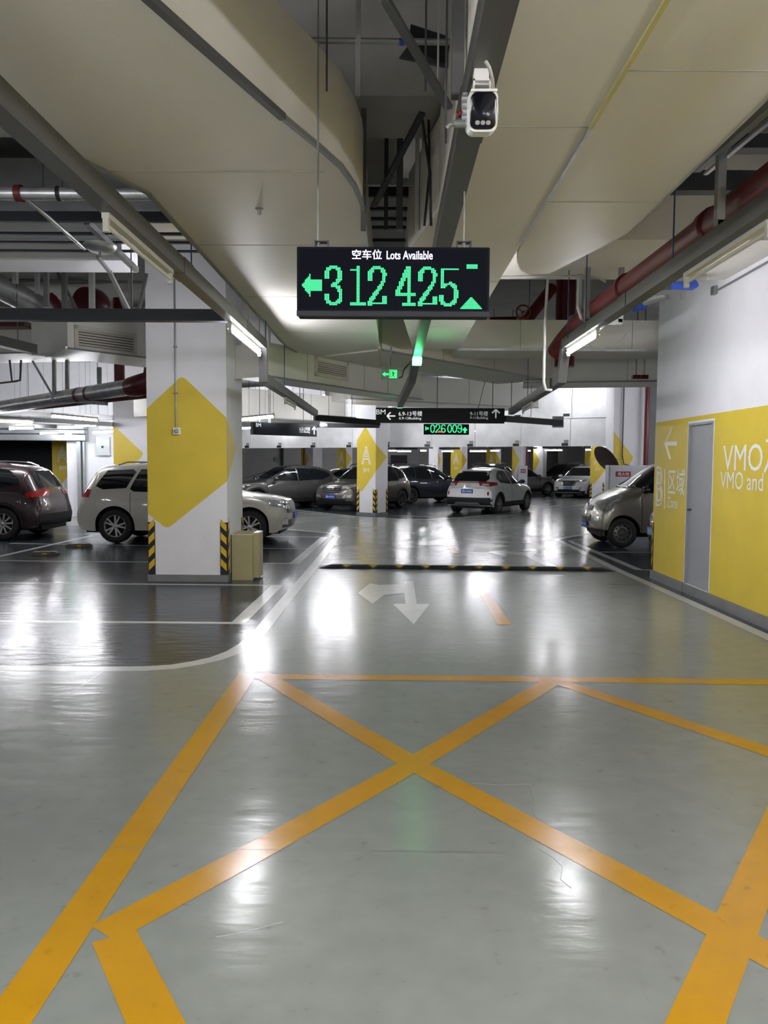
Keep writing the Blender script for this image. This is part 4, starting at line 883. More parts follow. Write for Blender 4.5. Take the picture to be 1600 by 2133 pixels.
# second lane sign at the left
s0, s1 = Pd(527, 879, 16.0), Pd(660, 885, 17.1)
b2 = thing('hanging_sign', (s0+s1)/2-Vector((0, 0, 0.25)), 'angled black sign reading BM 6.12-13 Building, right of the near pillar', 'sign')
e2 = Vector((s1.x-s0.x, s1.y-s0.y, 0)); n2 = Vector((e2.y, -e2.x, 0)).normalized(); eu = e2.normalized()
zt, zb = s0.z+0.0, Pd(527, 905, 16.0).z
MB().obox(Vector(((s0.x+s1.x)/2, (s0.y+s1.y)/2, (zt+zb)/2))-n2*0.05, e2/2, n2*0.05, Vector((0, 0, (zt-zb)/2))).build('board', M_SIGNG, b2)
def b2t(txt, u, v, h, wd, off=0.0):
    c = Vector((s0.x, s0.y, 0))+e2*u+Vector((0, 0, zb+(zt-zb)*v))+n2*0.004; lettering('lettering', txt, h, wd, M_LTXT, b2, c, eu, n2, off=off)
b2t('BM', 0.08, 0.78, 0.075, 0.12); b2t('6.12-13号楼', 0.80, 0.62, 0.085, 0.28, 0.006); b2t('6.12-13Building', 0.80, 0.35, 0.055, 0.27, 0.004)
cA = Vector((s0.x, s0.y, 0))+e2*0.955+Vector((0, 0, zb+(zt-zb)*0.5))+n2*0.004
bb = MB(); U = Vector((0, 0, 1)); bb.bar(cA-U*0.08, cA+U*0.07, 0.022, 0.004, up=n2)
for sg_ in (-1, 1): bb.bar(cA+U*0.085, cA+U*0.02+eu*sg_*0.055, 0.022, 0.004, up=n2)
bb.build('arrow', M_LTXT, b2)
for x in (541, 560, 563, 632): q = Pd(x, 870, 16.3); MB().tube([(q.x, 16.3, zt), (q.x, 16.3, 4.8)], 0.008, 6).build('hanger_rod', M_STRUT, b2)
# green exit sign
EYd = 11.0
a, b = Pd(794, 769, EYd), Pd(831, 790, EYd)
ex_ = thing('exit_sign', ((a.x+b.x)/2, EYd, b.z), 'green running man exit sign with arrow, hanging by the grille', 'sign')
MB().box(a.x, b.x, EYd, EYd+0.03, b.z, a.z).build('panel', mat('exit_panel', (0.10, 0.12, 0.11), 0.35), ex_)
q0, q1 = Pd(811, 770.5, EYd), Pd(827, 787.5, EYd)
MB().box(q0.x, q1.x, EYd-0.006, EYd, q1.z, q0.z).build('pictogram', M_EXIT, ex_)
def eb(p, q, t_): return MB().bar(Pd(p[0], p[1], EYd-0.009), Pd(q[0], q[1], EYd-0.009), t_, 0.004, up=(0, -1, 0))
mm = eb((817, 774), (820, 777), 0.014)
for p, q, t_ in (((820, 776), (819, 781), 0.016), ((819, 781), (815, 785), 0.011), ((819, 781), (822, 785), 0.011), ((820, 777), (824, 778), 0.009), ((819, 777), (815, 779), 0.009), ((812.5, 772), (812.5, 786.5), 0.008), ((812.5, 772), (825.5, 772), 0.008)):
    mm.bar(Pd(p[0], p[1], EYd-0.009), Pd(q[0], q[1], EYd-0.009), t_, 0.004, up=(0, -1, 0))
mm.build('running_figure', M_EXITW, ex_)
c = Pd(803, 779.5, EYd-0.004)
MB().plate([c+Vector((-0.045, 0, 0)), c+Vector((-0.005, 0, 0.032)), c+Vector((-0.005, 0, 0.012)), c+Vector((0.045, 0, 0.012)), c+Vector((0.045, 0, -0.012)), c+Vector((-0.005, 0, -0.012)), c+Vector((-0.005, 0, -0.032))], (0, -1, 0), 0.004).build('arrow', M_EXIT, ex_)
MB().tube([(a.x+0.12, EYd+0.015, a.z), (a.x+0.14, EYd+0.015, ZD)], 0.012, 8).build('hanger_rod', M_ROD, ex_)
MB().tube([Pd(829, 788, EYd+.02), Pd(838, 785, EYd+.02), Pd(841, 770, EYd+.02), Pd(852, 758, EYd+0.02), Pd(862, 748, EYd-0.6)], 0.012, 6).build('feed_cable', M_CABLE, ex_)

# ------------------------------------------------------------------ surveillance camera under the middle tray
KY = 2.80
kc = Pd(1006, 232, KY)
sc = thing('surveillance_camera', kc+Vector((0, 0, 0.14)), 'white bullet camera with dark glass face under the middle tray', 'camera')
def rrect(wd, ht, r, n=5):
    out = []
    for cx, cy, a0 in ((wd/2-r, ht/2-r, 0), (-wd/2+r, ht/2-r, 90), (-wd/2+r, -ht/2+r, 180), (wd/2-r, -ht/2+r, 270)):
        for i in range(n+1): an = R(a0+90*i/n); out.append((cx+r*math.cos(an), cy+r*math.sin(an)))
    return out
def rr_loft(secs, c, tilt):   # secs: (y, w, h, r)
    b = MB(); vs = []; rot = Matrix.Rotation(tilt, 3, 'X'); n = None
    for y, wd, ht, r in secs:
        pr = rrect(wd, ht, r); n = len(pr); vs += [c+rot @ Vector((x, y, z)) for x, z in pr]
    fs = [(i*n+t, i*n+(t+1) % n, (i+1)*n+(t+1) % n, (i+1)*n+t) for i in range(len(secs)-1) for t in range(n)]
    fs += [tuple(range(n-1, -1, -1)), tuple((len(secs)-1)*n+t for t in range(n))]
    b.add(vs, fs); b.smooth = True; return b
tl_ = R(14)
M_CAMW = mat('camera_white', (0.72, 0.71, 0.68), 0.35)
rr_loft([(-0.008, 0.100, 0.132, 0.026), (0.0, 0.106, 0.138, 0.028), (0.10, 0.104, 0.135, 0.028), (0.17, 0.085, 0.11, 0.03), (0.20, 0.05, 0.07, 0.02)], kc, tl_).build('housing', M_CAMW, sc)
gls = rr_loft([(-0.014, 0.084, 0.112, 0.022), (-0.012, 0.09, 0.118, 0.022), (-0.006, 0.09, 0.118, 0.022)], kc, tl_).build('glass_face', mat('camera_glass', (0.004, 0.004, 0.008), 0.12, spec=0.3), sc)
rr_loft([(-0.018, 0.056, 0.05, 0.012), (-0.013, 0.058, 0.052, 0.012)], kc+Vector((0, 0.002, 0.014)), tl_).build('lens_window', mat('lens_glass', (0.015, 0.018, 0.02), 0.15), sc)
for k in range(3):
    rr_loft([(-0.02, 0.016, 0.014, 0.006), (-0.012, 0.016, 0.014, 0.006)], kc+Vector((-0.019+k*0.019, 0.014, -0.036)), tl_).build('infrared_lamp', M_STRUT, sc)
rr_loft([(-0.035, 0.092, 0.008, 0.003), (0.16, 0.092, 0.012, 0.004)], kc+Vector((0, 0, 0.066)), tl_).build('sun_shield', M_CAMW, sc)
mb_ = MB(); mb_.box(kc.x-0.035, kc.x-0.029, KY+0.0, KY+0.07, kc.z+0.06, kc.z+0.112).box(kc.x+0.022, kc.x+0.028, KY, KY+0.07, kc.z+0.06, kc.z+0.112).box(kc.x-0.035, kc.x+0.028, KY, KY+0.07, kc.z+0.106, kc.z+0.113)
mb_.box(kc.x-0.03, kc.x+0.022, KY+0.02, KY+0.075, kc.z+0.10, ZT+0.003)
mb_.build('bracket', M_CAMW, sc)
MB().tube([Pd(1012, 128, 2.68), Pd(1020, 142, 2.70), Pd(1026, 165, 2.74), Pd(1028, 188, 2.84), Pd(1034, 210, 2.95), Pd(1036, 235, 3.0), kc+Vector((0.02, 0.20, 0.0))], 0.0062, 8).build('feed_cable', M_WPIPE, sc)
cl = thing('cable_clamp', Pd(950, 240, 2.75), 'row of bright bolts and clamp on the side of the middle tray', 'clamp')
px_ = cxx-0.06
for k, (y, z) in enumerate(((205, 0), (218, 0), (232, 0), (245, 0), (257, 0))):
    q = Pd(953+k*-1.5, y, 2.85); MB().lathe([(0, -0.012), (0.012, -0.01), (0.014, 0.01), (0, 0.012)], (px_-0.012, q.y, q.z), (1, 0, 0), 10).build('bolt', M_GALV, cl)
q = Pd(938, 258, 2.85); MB().tube([(px_-0.05, 2.85, q.z), (px_-0.01, 2.85, q.z)], 0.014, 10).build('clamp_body', M_STRUT, cl)
MB().tube([(px_-0.05, 2.85, q.z), (px_-0.065, 2.85, q.z-0.003), (px_-0.075, 2.85, q.z-0.012)], 0.007, 8).build('spigot', M_STRUT, cl)
MB().box(px_-0.02, px_-0.002, 2.84, 2.88, Pd(950, 255, 2.85).z, Pd(950, 195, 2.85).z).build('perforated_plate', M_GALV, cl)
MB().tube([(px_-0.04, 2.85, q.z+0.03), (px_-0.02, 2.85, q.z+0.04)], 0.012, 8).build('red_ring', M_RED, cl)

# ================================================================== small things on the floor
bx0, bx1 = Fl(484, 1208).x, Fl(526, 1209).x
by = Fl(500, 1208.5).y
bt_ = Pd(500, 1113, by).z
bx = thing('beige_box', ((bx0+bx1)/2, by+0.2, 0), 'tall beige box with open lid standing beside the big pillar', 'box')
bxd = 0.30
bxm = MB(); tk = 0.015
bxm.box(bx0, bx1, by, by+tk, 0, bt_).box(bx0, bx1, by+bxd-tk, by+bxd, 0, bt_).box(bx0, bx0+tk, by+tk, by+bxd-tk, 0, bt_).box(bx1-tk, bx1, by+tk, by+bxd-tk, 0, bt_).box(bx0+tk, bx1-tk, by+tk, by+bxd-tk, 0, 0.02)
bxm.box(bx0+tk, bx1-tk, by+tk, by+bxd-tk, bt_-0.06, bt_-0.045)
bxm.build('body', M_CARD, bx)
MB().box(bx1, bx1+0.085, by+0.06, by+bxd+0.1, 0.03, bt_+0.02).build('side_panel', M_CARD, bx)
MB().box(bx0+0.02, bx1, by+bxd, by+bxd+0.02, 0.02, bt_+0.025).build('back_panel', M_CARD, bx)
MB().box(bx0-0.004, bx1+0.004, by-0.004, by+0.01, bt_-0.012, bt_+0.004).build('rim', mat('pale_edge', (0.55, 0.53, 0.42), 0.4), bx)
# speed bump: rubber segments with yellow inlays
sb0, sb1 = Fl(664, 1184), Fl(1284, 1191)
n_ = 11; sb = thing('speed_bump', (sb0+sb1)/2, 'low black rubber speed bump with yellow wedges across the lane', 'speed bump')
ux = (sb1-sb0).normalized(); uy = Vector((-ux.y, ux.x, 0)); sl = (sb1-sb0).length/n_
for i in range(n_):
    o = sb0+ux*sl*i
    prof = [(0, 0.0), (0.03, 0.028), (0.10, 0.052), (0.17, 0.055), (0.23, 0.046), (0.30, 0.022), (0.34, 0)]
    ends = [0.0, 0.20, 0.80, 1.0] if 0 < i < n_-1 else ([0.0, 0.45, 0.80, 1.0] if i == 0 else [0, 0.20, 0.55, 1.0])
    hs = [0.35, 1, 1, 0.35] if 0 < i < n_-1 else ([0.06, 1, 1, 0.35] if i == 0 else [0.35, 1, 1, 0.06])
    vs = []
    for e_, h_ in zip(ends, hs):
        for y_, z_ in prof: vs.append(o+ux*sl*e_*0.995+uy*y_+Vector((0, 0, z_*h_+0.002)))
    k = len(prof); fs = [(a_*k+j, a_*k+j+1, (a_+1)*k+j+1, (a_+1)*k+j) for a_ in range(3) for j in range(k-1)]+[tuple(range(k)), tuple(3*k+j for j in range(k))]
    MB().add(vs, fs).build('rubber_segment', M_BLACK, sb)
    if i < n_-1:
        o2 = o+ux*sl; w_ = 0.10
        pts = [o2-ux*0.012+uy*0.10+Vector((0, 0, 0.018)), o2+ux*0.012+uy*0.10+Vector((0, 0, 0.018)), o2+ux*w_+uy*0.19+Vector((0, 0, 0.051)), o2-ux*w_+uy*0.19+Vector((0, 0, 0.051))]
        MB().plate(pts, (0, 0, 1), 0.004).build('yellow_wedge', M_HAZY, sb)
# wheel stops
for px, py, ang, lab in ((93, 1157, 0.0, 'worn wheel stop on the dark floor, nearer of two'), (165, 1140, 0.0, 'worn wheel stop behind the white SUV rear wheel')):
    q = Fl(px, py); t = thing('wheel_stop', q, lab, 'wheel stop')
    prof = [(-0.07, 0), (-0.05, 0.07), (0.05, 0.07), (0.07, 0)]; vs = []
    for e_, s_ in ((-0.24, 0.5), (-0.18, 1), (0.18, 1), (0.24, 0.5)):
        for x_, z_ in prof: vs.append((q.x+e_+0.02*x_, q.y+x_*s_*1.2+e_*0.25, z_*s_+0.004))
    fs = [(a_*4+j, a_*4+j+1, (a_+1)*4+j+1, (a_+1)*4+j) for a_ in range(3) for j in range(3)]+[(0, 1, 2, 3), (12, 13, 14, 15), (0, 3, 7, 4), (4, 7, 11, 8), (8, 11, 15, 12)]
    MB().add(vs, fs).build('block', M_WOOD, t)
    MB().box(q.x-0.06, q.x+0.06, q.y-0.075, q.y-0.05, 0.025, 0.05).build('yellow_patch', M_HAZY, t)
# convex mirror seen from behind, fire cabinets, risers
q = Pd(1258, 961, 20.5)
mr = thing('traffic_mirror', q, 'round brown-backed convex mirror tilted beside the fire cabinet', 'mirror')
MB().lathe([(0.0, 0.0), (0.20, 0.015), (0.36, 0.05), (0.42, 0.085), (0.42, 0.10), (0.30, 0.11), (0.0, 0.13)], q, (0.75, 0.30, 0.55), 28).build('mirror_shell', M_BROWN, mr)
MB().tube([q+Vector((0.05, 0.05, 0.02)), q+Vector((0.25, 0.25, 0.03)), Pd(1290, 955, 21.5)], 0.025, 8).build('arm', M_GALV, mr)
a, b = Pd(1268, 969, 19.6), Pd(1332, 1060, 19.6)
fc = thing('fire_cabinet', ((a.x+b.x)/2, 19.8, 0), 'pale grey fire hydrant cabinet with red label behind the van', 'cabinet')
MB().box(a.x, b.x+0.25, 19.6, 19.9, 0.08, a.z).build('cabinet_body', mat('cabinet_grey', (0.50, 0.52, 0.56), 0.4), fc, bevel=0.01)
MB().box(a.x+0.04, b.x+0.21, 19.585, 19.6, 0.14, a.z-0.04).build('door', mat('cabinet_grey', (0.5, 0.52, 0.56), 0.4), fc)
c0, c1 = Pd(1283, 982, 19.58), Pd(1314, 993, 19.58)
MB().box(c0.x, c1.x, 19.578, 19.584, c1.z, c0.z).build('red_label', mat('label_red', (0.26, 0.01, 0.018), 0.4), fc)
lettering('lettering', '消火栓', 0.09, 0.30, M_WTXT, fc, ((c0.x+c1.x)/2, 19.572, (c0.z+c1.z)/2), (1, 0, 0), (0, -1, 0))
MB().box(a.x-0.03, b.x+0.28, 19.58, 19.92, 0, 0.08).build('foot', M_BASE, fc)
a, b = Pd(1080, 970, 38), Pd(1098, 1040, 38)
f2 = thing('fire_cabinet', ((a.x+b.x)/2, 38.1, 0), 'small grey fire cabinet with red label right of the white crossover', 'cabinet')
MB().box(a.x, b.x, 38, 38.3, 0.05, a.z).build('cabinet_body', mat('cabinet_grey', (0.5, 0.52, 0.56), 0.4), f2)
c0, c1 = Pd(1085, 977, 37.98), Pd(1095, 985, 37.98); MB().box(c0.x, c1.x, 37.97, 38, c1.z, c0.z).build('red_label', mat('label_red', (0.26, 0.01, 0.018), 0.4), f2)
lettering('lettering', '消火栓', 0.09, 0.2, M_WTXT, f2, ((c0.x+c1.x)/2, 37.965, (c0.z+c1.z)/2), (1, 0, 0), (0, -1, 0))
pipe('red standpipe beside the pillar behind the van', [(Pd(1345, 960, 21.2).x, 21.2, 0), (Pd(1345, 960, 21.2).x, 21.2, 4.4)], 0.065, M_RED, 'pipe')
pipe('red standpipe right of the pillar behind the grey SUV', [(Pd(634, 960, 36.5).x, 36.5, 0), (Pd(634, 960, 36.5).x, 36.5, 2.6)], 0.06, M_RED)
pipe('red standpipe by the small grey fire cabinet', [(Pd(1097, 960, 39).x, 39, 0), (Pd(1097, 960, 39).x, 39, 2.9)], 0.07, M_RED)
q = Pd(1298, 900, 21.4); pipe('thin dark conduit curving down the pillar behind the van', [(q.x, 21.42, 3.9), (q.x, 21.42, 2.0), (q.x+0.05, 21.42, 1.75), (q.x+0.25, 21.42, 1.70), (q.x+0.5, 21.42, 1.70)], 0.018, M_ROD, 'conduit', n=8)
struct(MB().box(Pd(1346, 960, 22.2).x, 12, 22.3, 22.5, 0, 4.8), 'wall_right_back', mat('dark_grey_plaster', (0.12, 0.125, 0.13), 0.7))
# roller shutter at the far left
rs = thing('roller_shutter', (-12.7, WY, 0), 'steel roller shutter box and side rail over a dark opening', 'shutter')
for i, (z0, z1, d_) in enumerate(((2.36, 2.56, 0.30), (2.57, 2.70, 0.36), (2.71, 2.84, 0.40), (2.85, 2.96, 0.36))):
    MB().box(-15.5, Pd(185, 900, WY).x, WY-d_, WY-0.002, z0, z1).build('housing_rib', M_SHUT, rs, bevel=0.02)
xr = Pd(170, 900, WY).x
MB().box(xr-0.10, xr+0.02, WY-0.16, WY-0.002, 0, 2.36).build('guide_rail', M_SHUT, rs); MB().box(xr+0.06, xr+0.12, WY-0.10, WY-0.002, 0, 2.36).build('guide_rail', M_SHUT, rs)
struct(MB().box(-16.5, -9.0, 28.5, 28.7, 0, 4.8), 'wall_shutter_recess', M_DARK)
q = Pd(214, 930, WY-0.1); bxp = thing('control_box', q, 'grey control box on the wall right of the shutter', 'box')
MB().box(q.x-0.2, q.x+0.22, WY-0.12, WY, q.z-0.28, q.z+0.30).build('case', M_SHUT, bxp)
MB().box(q.x-0.03, q.x+0.03, WY-0.14, WY-0.12, q.z-0.05, q.z+0.02).build('latch', M_BLKP, bxp)
# dark openings and service boxes far behind
for x0, x1, y0, y1, Y, lab in ((814, 848, 948, 990, 46.5, 'dark doorway beyond the dark blue car'), (571, 588, 952, 961, 46.6, 'grey wall box above the grey SUV roof'), (653, 658, 952, 962, 46.5, 'slim dark box on the far wall right of the standpipe')):
    a, b = Pd(x0, y0, Y), Pd(x1, y1, Y)
    tag(MB().box(a.x, b.x, Y, Y+0.18, b.z if y1 < 980 else 0, a.z).build('wall_box' if y1 < 980 else 'dark_doorway', M_STRUT if x0 == 571 else M_DARK), lab, 'box' if y1 < 980 else 'doorway')
a = Pd(588, 940, 46.5); pipe('dark riser pipe on the far wall above the grey SUV', [(a.x, 46.5, 1.0), (a.x, 46.5, 3.0)], 0.08, M_DARK)
# ducts of cream board at the far bottom of the left bays etc. are built above
# ================================================================== cars
def paint(name, col, metal=0.0, rough=0.3): return mat('paint_'+name, col, rough, metal=metal, vary=0.02, coat=0.9)
M_GLASS = mat('dark_car_glass', (0.006, 0.008, 0.010), 0.04, spec=0.7, vary=0)
M_CHROME = mat('chrome', (0.75, 0.75, 0.76), 0.12, metal=1.0, vary=0.02)
M_HEAD = mat('headlamp_glass', (0.72, 0.73, 0.74), 0.16, metal=0.75, vary=0.35, scale=14, coat=1)
M_TAIL = mat('tail_lamp_red', (0.33, 0.012, 0.012), 0.12, vary=0.3, scale=12, coat=1)
M_TAILC = mat('tail_lamp_clear', (0.55, 0.50, 0.50), 0.12, vary=0.2, scale=12, coat=1)
M_TYRE = mat('tyre_rubber', (0.014, 0.014, 0.015), 0.65, vary=0.1)
M_RIM = mat('alloy', (0.55, 0.55, 0.55), 0.28, metal=0.8, vary=0.05)
M_RIMD = mat('dark_alloy', (0.10, 0.10, 0.105), 0.3, metal=0.7)
M_STEELW = mat('steel_wheel', (0.22, 0.22, 0.21), 0.4, metal=0.7)
M_CLAD = mat('grey_cladding', (0.016, 0.016, 0.018), 0.5)
M_PLATE = mat('plate_blue', (0.02, 0.06, 0.42), 0.35, vary=0.02)
M_PLATEG = mat('plate_pale_blue', (0.16, 0.36, 0.68), 0.35, vary=0.02)
M_UNDER = mat('underbody', (0.006, 0.006, 0.006), 0.8)
def chaikin(p, n=2):
    for _ in range(n):
        q = [p[0]]
        for a, b in zip(p, p[1:]):
            q += [(a[0]*.75+b[0]*.25, a[1]*.75+b[1]*.25), (a[0]*.25+b[0]*.75, a[1]*.25+b[1]*.75)]
        p = q+[p[-1]]
    return p
def resample(p, st):
    out = [p[0]]; acc = 0
    for a, b in zip(p, p[1:]):
        l = math.hypot(b[0]-a[0], b[1]-a[1]); t = st-acc
        while t <= l:
            out.append((a[0]+(b[0]-a[0])*t/l, a[1]+(b[1]-a[1])*t/l)); t += st
        acc = l-(t-st)
    if math.hypot(out[-1][0]-p[-1][0], out[-1][1]-p[-1][1]) > 1e-4: out.append(p[-1])
    return out
def lerpf(tab, x):
    if x <= tab[0][0]: return tab[0][1]
    for (a, va), (b, vb) in zip(tab, tab[1:]):
        if x <= b: return va+(vb-va)*(x-a)/(b-a)
    return tab[-1][1]
SUV = dict(L=4.45, W=1.84, H=1.68, wb=2.66, fo=0.88, R=0.345, belt=1.02,
  prof=[(0.16, .24), (.05, .28), (0.0, .42), (.0, .60), (.04, .75), (.10, .88), (.24, .97), (.55, 1.02), (1.10, 1.09), (1.25, 1.14), (1.95, 1.57), (2.15, 1.63), (2.6, 1.675), (3.1, 1.68), (3.7, 1.63), (3.95, 1.58), (4.05, 1.52), (4.30, 1.16), (4.36, 1.05), (4.38, .88), (4.44, .72), (4.45, .55), (4.40, .36), (4.28, .28)],
  side_win=[[(1.52, 1.06), (2.12, 1.52), (2.42, 1.56), (2.42, 1.05)], [(2.50, 1.05), (2.50, 1.565), (3.22, 1.56), (3.28, 1.10), (3.22, 1.06)], [(3.34, 1.12), (3.31, 1.555), (3.62, 1.52), (3.88, 1.32), (3.92, 1.22)]],
  wind=[(-.70, 1.13), (.70, 1.13), (.56, 1.56), (-.56, 1.56)], rear=[(-.62, 1.14), (.62, 1.14), (.54, 1.50), (-.54, 1.50)],
  head=[(-.30, .80), (-.30, .90), (.30, .97), (.22, .83)], head_az=32, grille=[(-.40, .70), (.40, .70), (.46, .86), (-.46, .86)],
  low_grille=[(-.55, .33), (.55, .33), (.62, .45), (-.62, .45)], tail=[(-.26, .92), (-.26, 1.06), (.20, 1.10), (.24, .96)], tail_az=142,
  seams=[1.46, 2.46, 3.36], clad=True, rails=True, fog=[(-.12, .47), (.12, .47), (.14, .56), (-.12, .56)], plate_f=(.52,), plate_r=(.80,), spokes=5, rim='alloy')
def spec(**k): d = dict(SUV); d.update(k); return d
RIMC = {}
def wheel_meshes(Rw, style, n):
    key = (round(Rw, 3), style, n)
    if key in RIMC: return RIMC[key]
    w_ = 0.21; b = MB()
    b.lathe([(Rw*0.64, -w_*0.46), (Rw*0.74, -w_*.5), (Rw*.9, -w_*.5), (Rw*.97, -w_*.42), (Rw, -w_*.25), (Rw, w_*.25), (Rw*.97, w_*.42), (Rw*.9, w_*.5), (Rw*.74, w_*.5), (Rw*.64, w_*.46)], (0, 0, 0), (1, 0, 0), 32, closed=True)
    tyre = b.mesh('wheel', M_TYRE)
    m = {'alloy': M_RIM, 'dark': M_RIMD, 'steel': M_STEELW}[style]
    rr = Rw*0.655; b = MB()
    b.lathe([(rr, -w_*.40), (rr, w_*.44), (rr*.96, w_*.46), (rr*.90, w_*.40), (rr*.90, -w_*.40)], (0, 0, 0), (1, 0, 0), 32)
    if style == 'steel':
        b.lathe([(rr*.9, w_*.2), (rr*.7, w_*.28), (rr*.5, w_*.32), (rr*.42, w_*.2), (rr*.30, w_*.2), (rr*.25, w_*.36), (0, w_*.38)], (0, 0, 0), (1, 0, 0), 32)
    else:
        for k in range(n):
            for off in ((-0.13, 0.13) if n <= 5 else (0,)):
                an = 2*math.pi*k/n+off; an2 = 2*math.pi*k/n+off*1.7
                p = Vector((w_*.37, math.cos(an)*rr*.16, math.sin(an)*rr*.16)); q = Vector((w_*.40, math.cos(an2)*rr*.95, math.sin(an2)*rr*.95))
                b.bar(p, q, rr*(.15 if n <= 5 else .16), 0.03, up=(1, 0, 0))
        b.lathe([(rr*.22, w_*.25), (rr*.22, w_*.42), (rr*.16, w_*.45), (0, w_*.46)], (0, 0, 0), (1, 0, 0), 20)
    rim = b.mesh('rim', m)
    dk = MB(); dk.lathe([(rr*.91, w_*.05), (0, w_*.05)], (0, 0, 0), (1, 0, 0), 24)
    if style == 'steel':
        for k in range(10):
            an = 2*math.pi*k/10; dk.tube([(w_*.27, math.cos(an)*rr*.72, math.sin(an)*rr*.72), (w_*.305, math.cos(an)*rr*.72, math.sin(an)*rr*.72)], rr*.085, 10)
    disc = dk.mesh('brake_disc', M_UNDER)
    RIMC[key] = (tyre, rim, disc); return RIMC[key]
def car(label, loc, psi, sp, pm, plate=None, cat='car', name='car', plate_m=None, dirt=None):
    L, W, H, wb, fo, Rw, belt = (sp[k] for k in ('L', 'W', 'H', 'wb', 'fo', 'R', 'belt'))
    t = thing(name, (loc[0], loc[1], 0.008), label, cat, rz=-R(psi))
    prof = resample(chaikin(sp['prof'], 2), 0.045)
    uw = (fo, fo+wb); ra = Rw+0.055; cz = Rw
    low = sp.get('low', [(0.0, .26), (.3, .23), (fo, .24), (fo+.5, .27), (L-1.2, .27), (L-.4, .25), (L, .30)])
    def Bz(u):
        z = lerpf(low, u)
        for c in uw:
            d = abs(u-c)
            if d < ra: z = max(z, cz+math.sqrt(ra*ra-d*d)*1.0)
        return z
    # extra stations at the wheel arches so that the openings stay round
    st = []
    ubs = sorted({c+ra*math.cos(a_) for c in uw for a_ in [i*math.pi/20 for i in range(21)]} | {c+sg_*(ra+0.002) for c in uw for sg_ in (-1, 1)})
    for (a, b) in zip(prof, prof[1:]):
        st.append(a)
        if b[0] > a[0]:
            for u in ubs:
                if a[0] < u < b[0]: f_ = (u-a[0])/(b[0]-a[0]); st.append((u, a[1]+(b[1]-a[1])*f_))
    st.append(prof[-1])
    nose = sp.get('nose', 0.20); tail_ = sp.get('tailr', 0.12)
    def plan(u):
        k = 1.0
        if u < 0.8: k -= 0.10*((0.8-u)/0.8)**2
        if u > L-0.7: k -= 0.07*((u-L+0.7)/0.7)**2
        return k
    tw = sp.get('roofw', 0.74)
    def Wd(u, z):
        if z < belt: k = 1-0.05*((z-0.62)/0.5)**2 if z > .62 else 1-0.06*((.62-z)/.4)**2
        else: k = 0.968-(0.968-tw)*((z-belt)/(H-belt))**1.1
        return W/2*plan(u)*k
    def bul(u, z, a):
        s_ = 0.0
        if u < 0.5: s_ += nose*((0.5-u)/0.5)**1.3
        if u > L-0.6: s_ -= tail_*((u-L+0.6)/0.6)**1.3
        if z > belt and u < L*0.5: s_ += 0.10*min(1, (z-belt)/0.1)*max(0, 1-(u-1.0)/1.4) if u > 0.9 else 0
        return s_*a*a
    nn = 5.0; fine = []
    for i in range(200):
        ph = (math.pi/2)*i/199; fine.append((math.cos(ph)**(2/nn), math.sin(ph)**(2/nn)))
    # even spread along the curve
    ls = [0]
    for p, q in zip(fine, fine[1:]): ls.append(ls[-1]+math.hypot(p[0]-q[0], p[1]-q[1]))
    NR = 22; rp_ = []
    for i in range(NR+1):
        tgt = ls[-1]*i/NR; j = min(range(200), key=lambda k: abs(ls[k]-tgt)); rp_.append(fine[j])
    rp_[0] = (1.0, 0.0); rp_[-1] = (0.0, 1.0)
    vs = []; rows = []
    for (u, z) in st:
        bu = min(max(u, 0.14), L-0.14); bz = min(Bz(bu), z)
        row = []
        for sgn in (1, -1):
            rg = rp_ if sgn == 1 else list(reversed(rp_[:-1]))
            for a, b in rg:
                uu = bu+(u-bu)*b; zz = bz+(z-bz)*b
                x = sgn*a*Wd(uu, zz); crown = 0.035*a*a if z > 0.9 else 0
                row.append((x, L/2-(uu+bul(uu, zz, a)), max(zz-crown*b*b, bz)))
        rows.append(row)
    k = len(rows[0]); vs = [p for r_ in rows for p in r_]
    fs = [(i*k+j, i*k+j+1, (i+1)*k+j+1, (i+1)*k+j) for i in range(len(rows)-1) for j in range(k-1)]
    mb = MB(); mb.add(vs, fs); mb.smooth = True
    me = bpy.data.meshes.new('body'); bm = bmesh.new(); me.from_pydata([tuple(v) for v in mb.v], [], mb.f); bm.from_mesh(me)
    bmesh.ops.remove_doubles(bm, verts=bm.verts, dist=0.0006); bmesh.ops.dissolve_degenerate(bm, dist=0.0005, edges=bm.edges)
    bmesh.ops.recalc_face_normals(bm, faces=bm.faces)
    bm.faces.ensure_lookup_table()
    top = max(bm.faces, key=lambda f: f.calc_center_median().z)
    if top.normal.z < 0: bmesh.ops.reverse_faces(bm, faces=bm.faces)
    bvh = BVHTree.FromBMesh(bm)
    bm.to_mesh(me); bm.free(); me.materials.append(pm); me.polygons.foreach_set('use_smooth', [True]*len(me.polygons))
    body = put('body', me, t)
    def dec(name, poly, az, m, off=0.006, parent=t, step=0.07, rel=None):
        """a piece shaped to the body: outline poly (h, z) seen from azimuth az (0 front, 90 right side)"""
        a_ = R(az); out = Vector((math.sin(a_), math.cos(a_), 0)); e1 = Vector((math.cos(a_), -math.sin(a_), 0)); c0 = Vector((0, 0, 0)) if rel is None else rel
        b2 = bmesh.new(); b2.faces.new([b2.verts.new((p[0], p[1], 0)) for p in poly])
        xs = [p[0] for p in poly]; ys = [p[1] for p in poly]
        for ax, lo, hi in ((0, min(xs), max(xs)), (1, min(ys), max(ys))):
            n = int((hi-lo)/step)
            for i in range(1, n+1):
                co = [0, 0, 0]; no = [0, 0, 0]; co[ax] = lo+(hi-lo)*i/(n+1); no[ax] = 1
                bmesh.ops.bisect_plane(b2, geom=b2.verts[:]+b2.edges[:]+b2.faces[:], plane_co=co, plane_no=no)
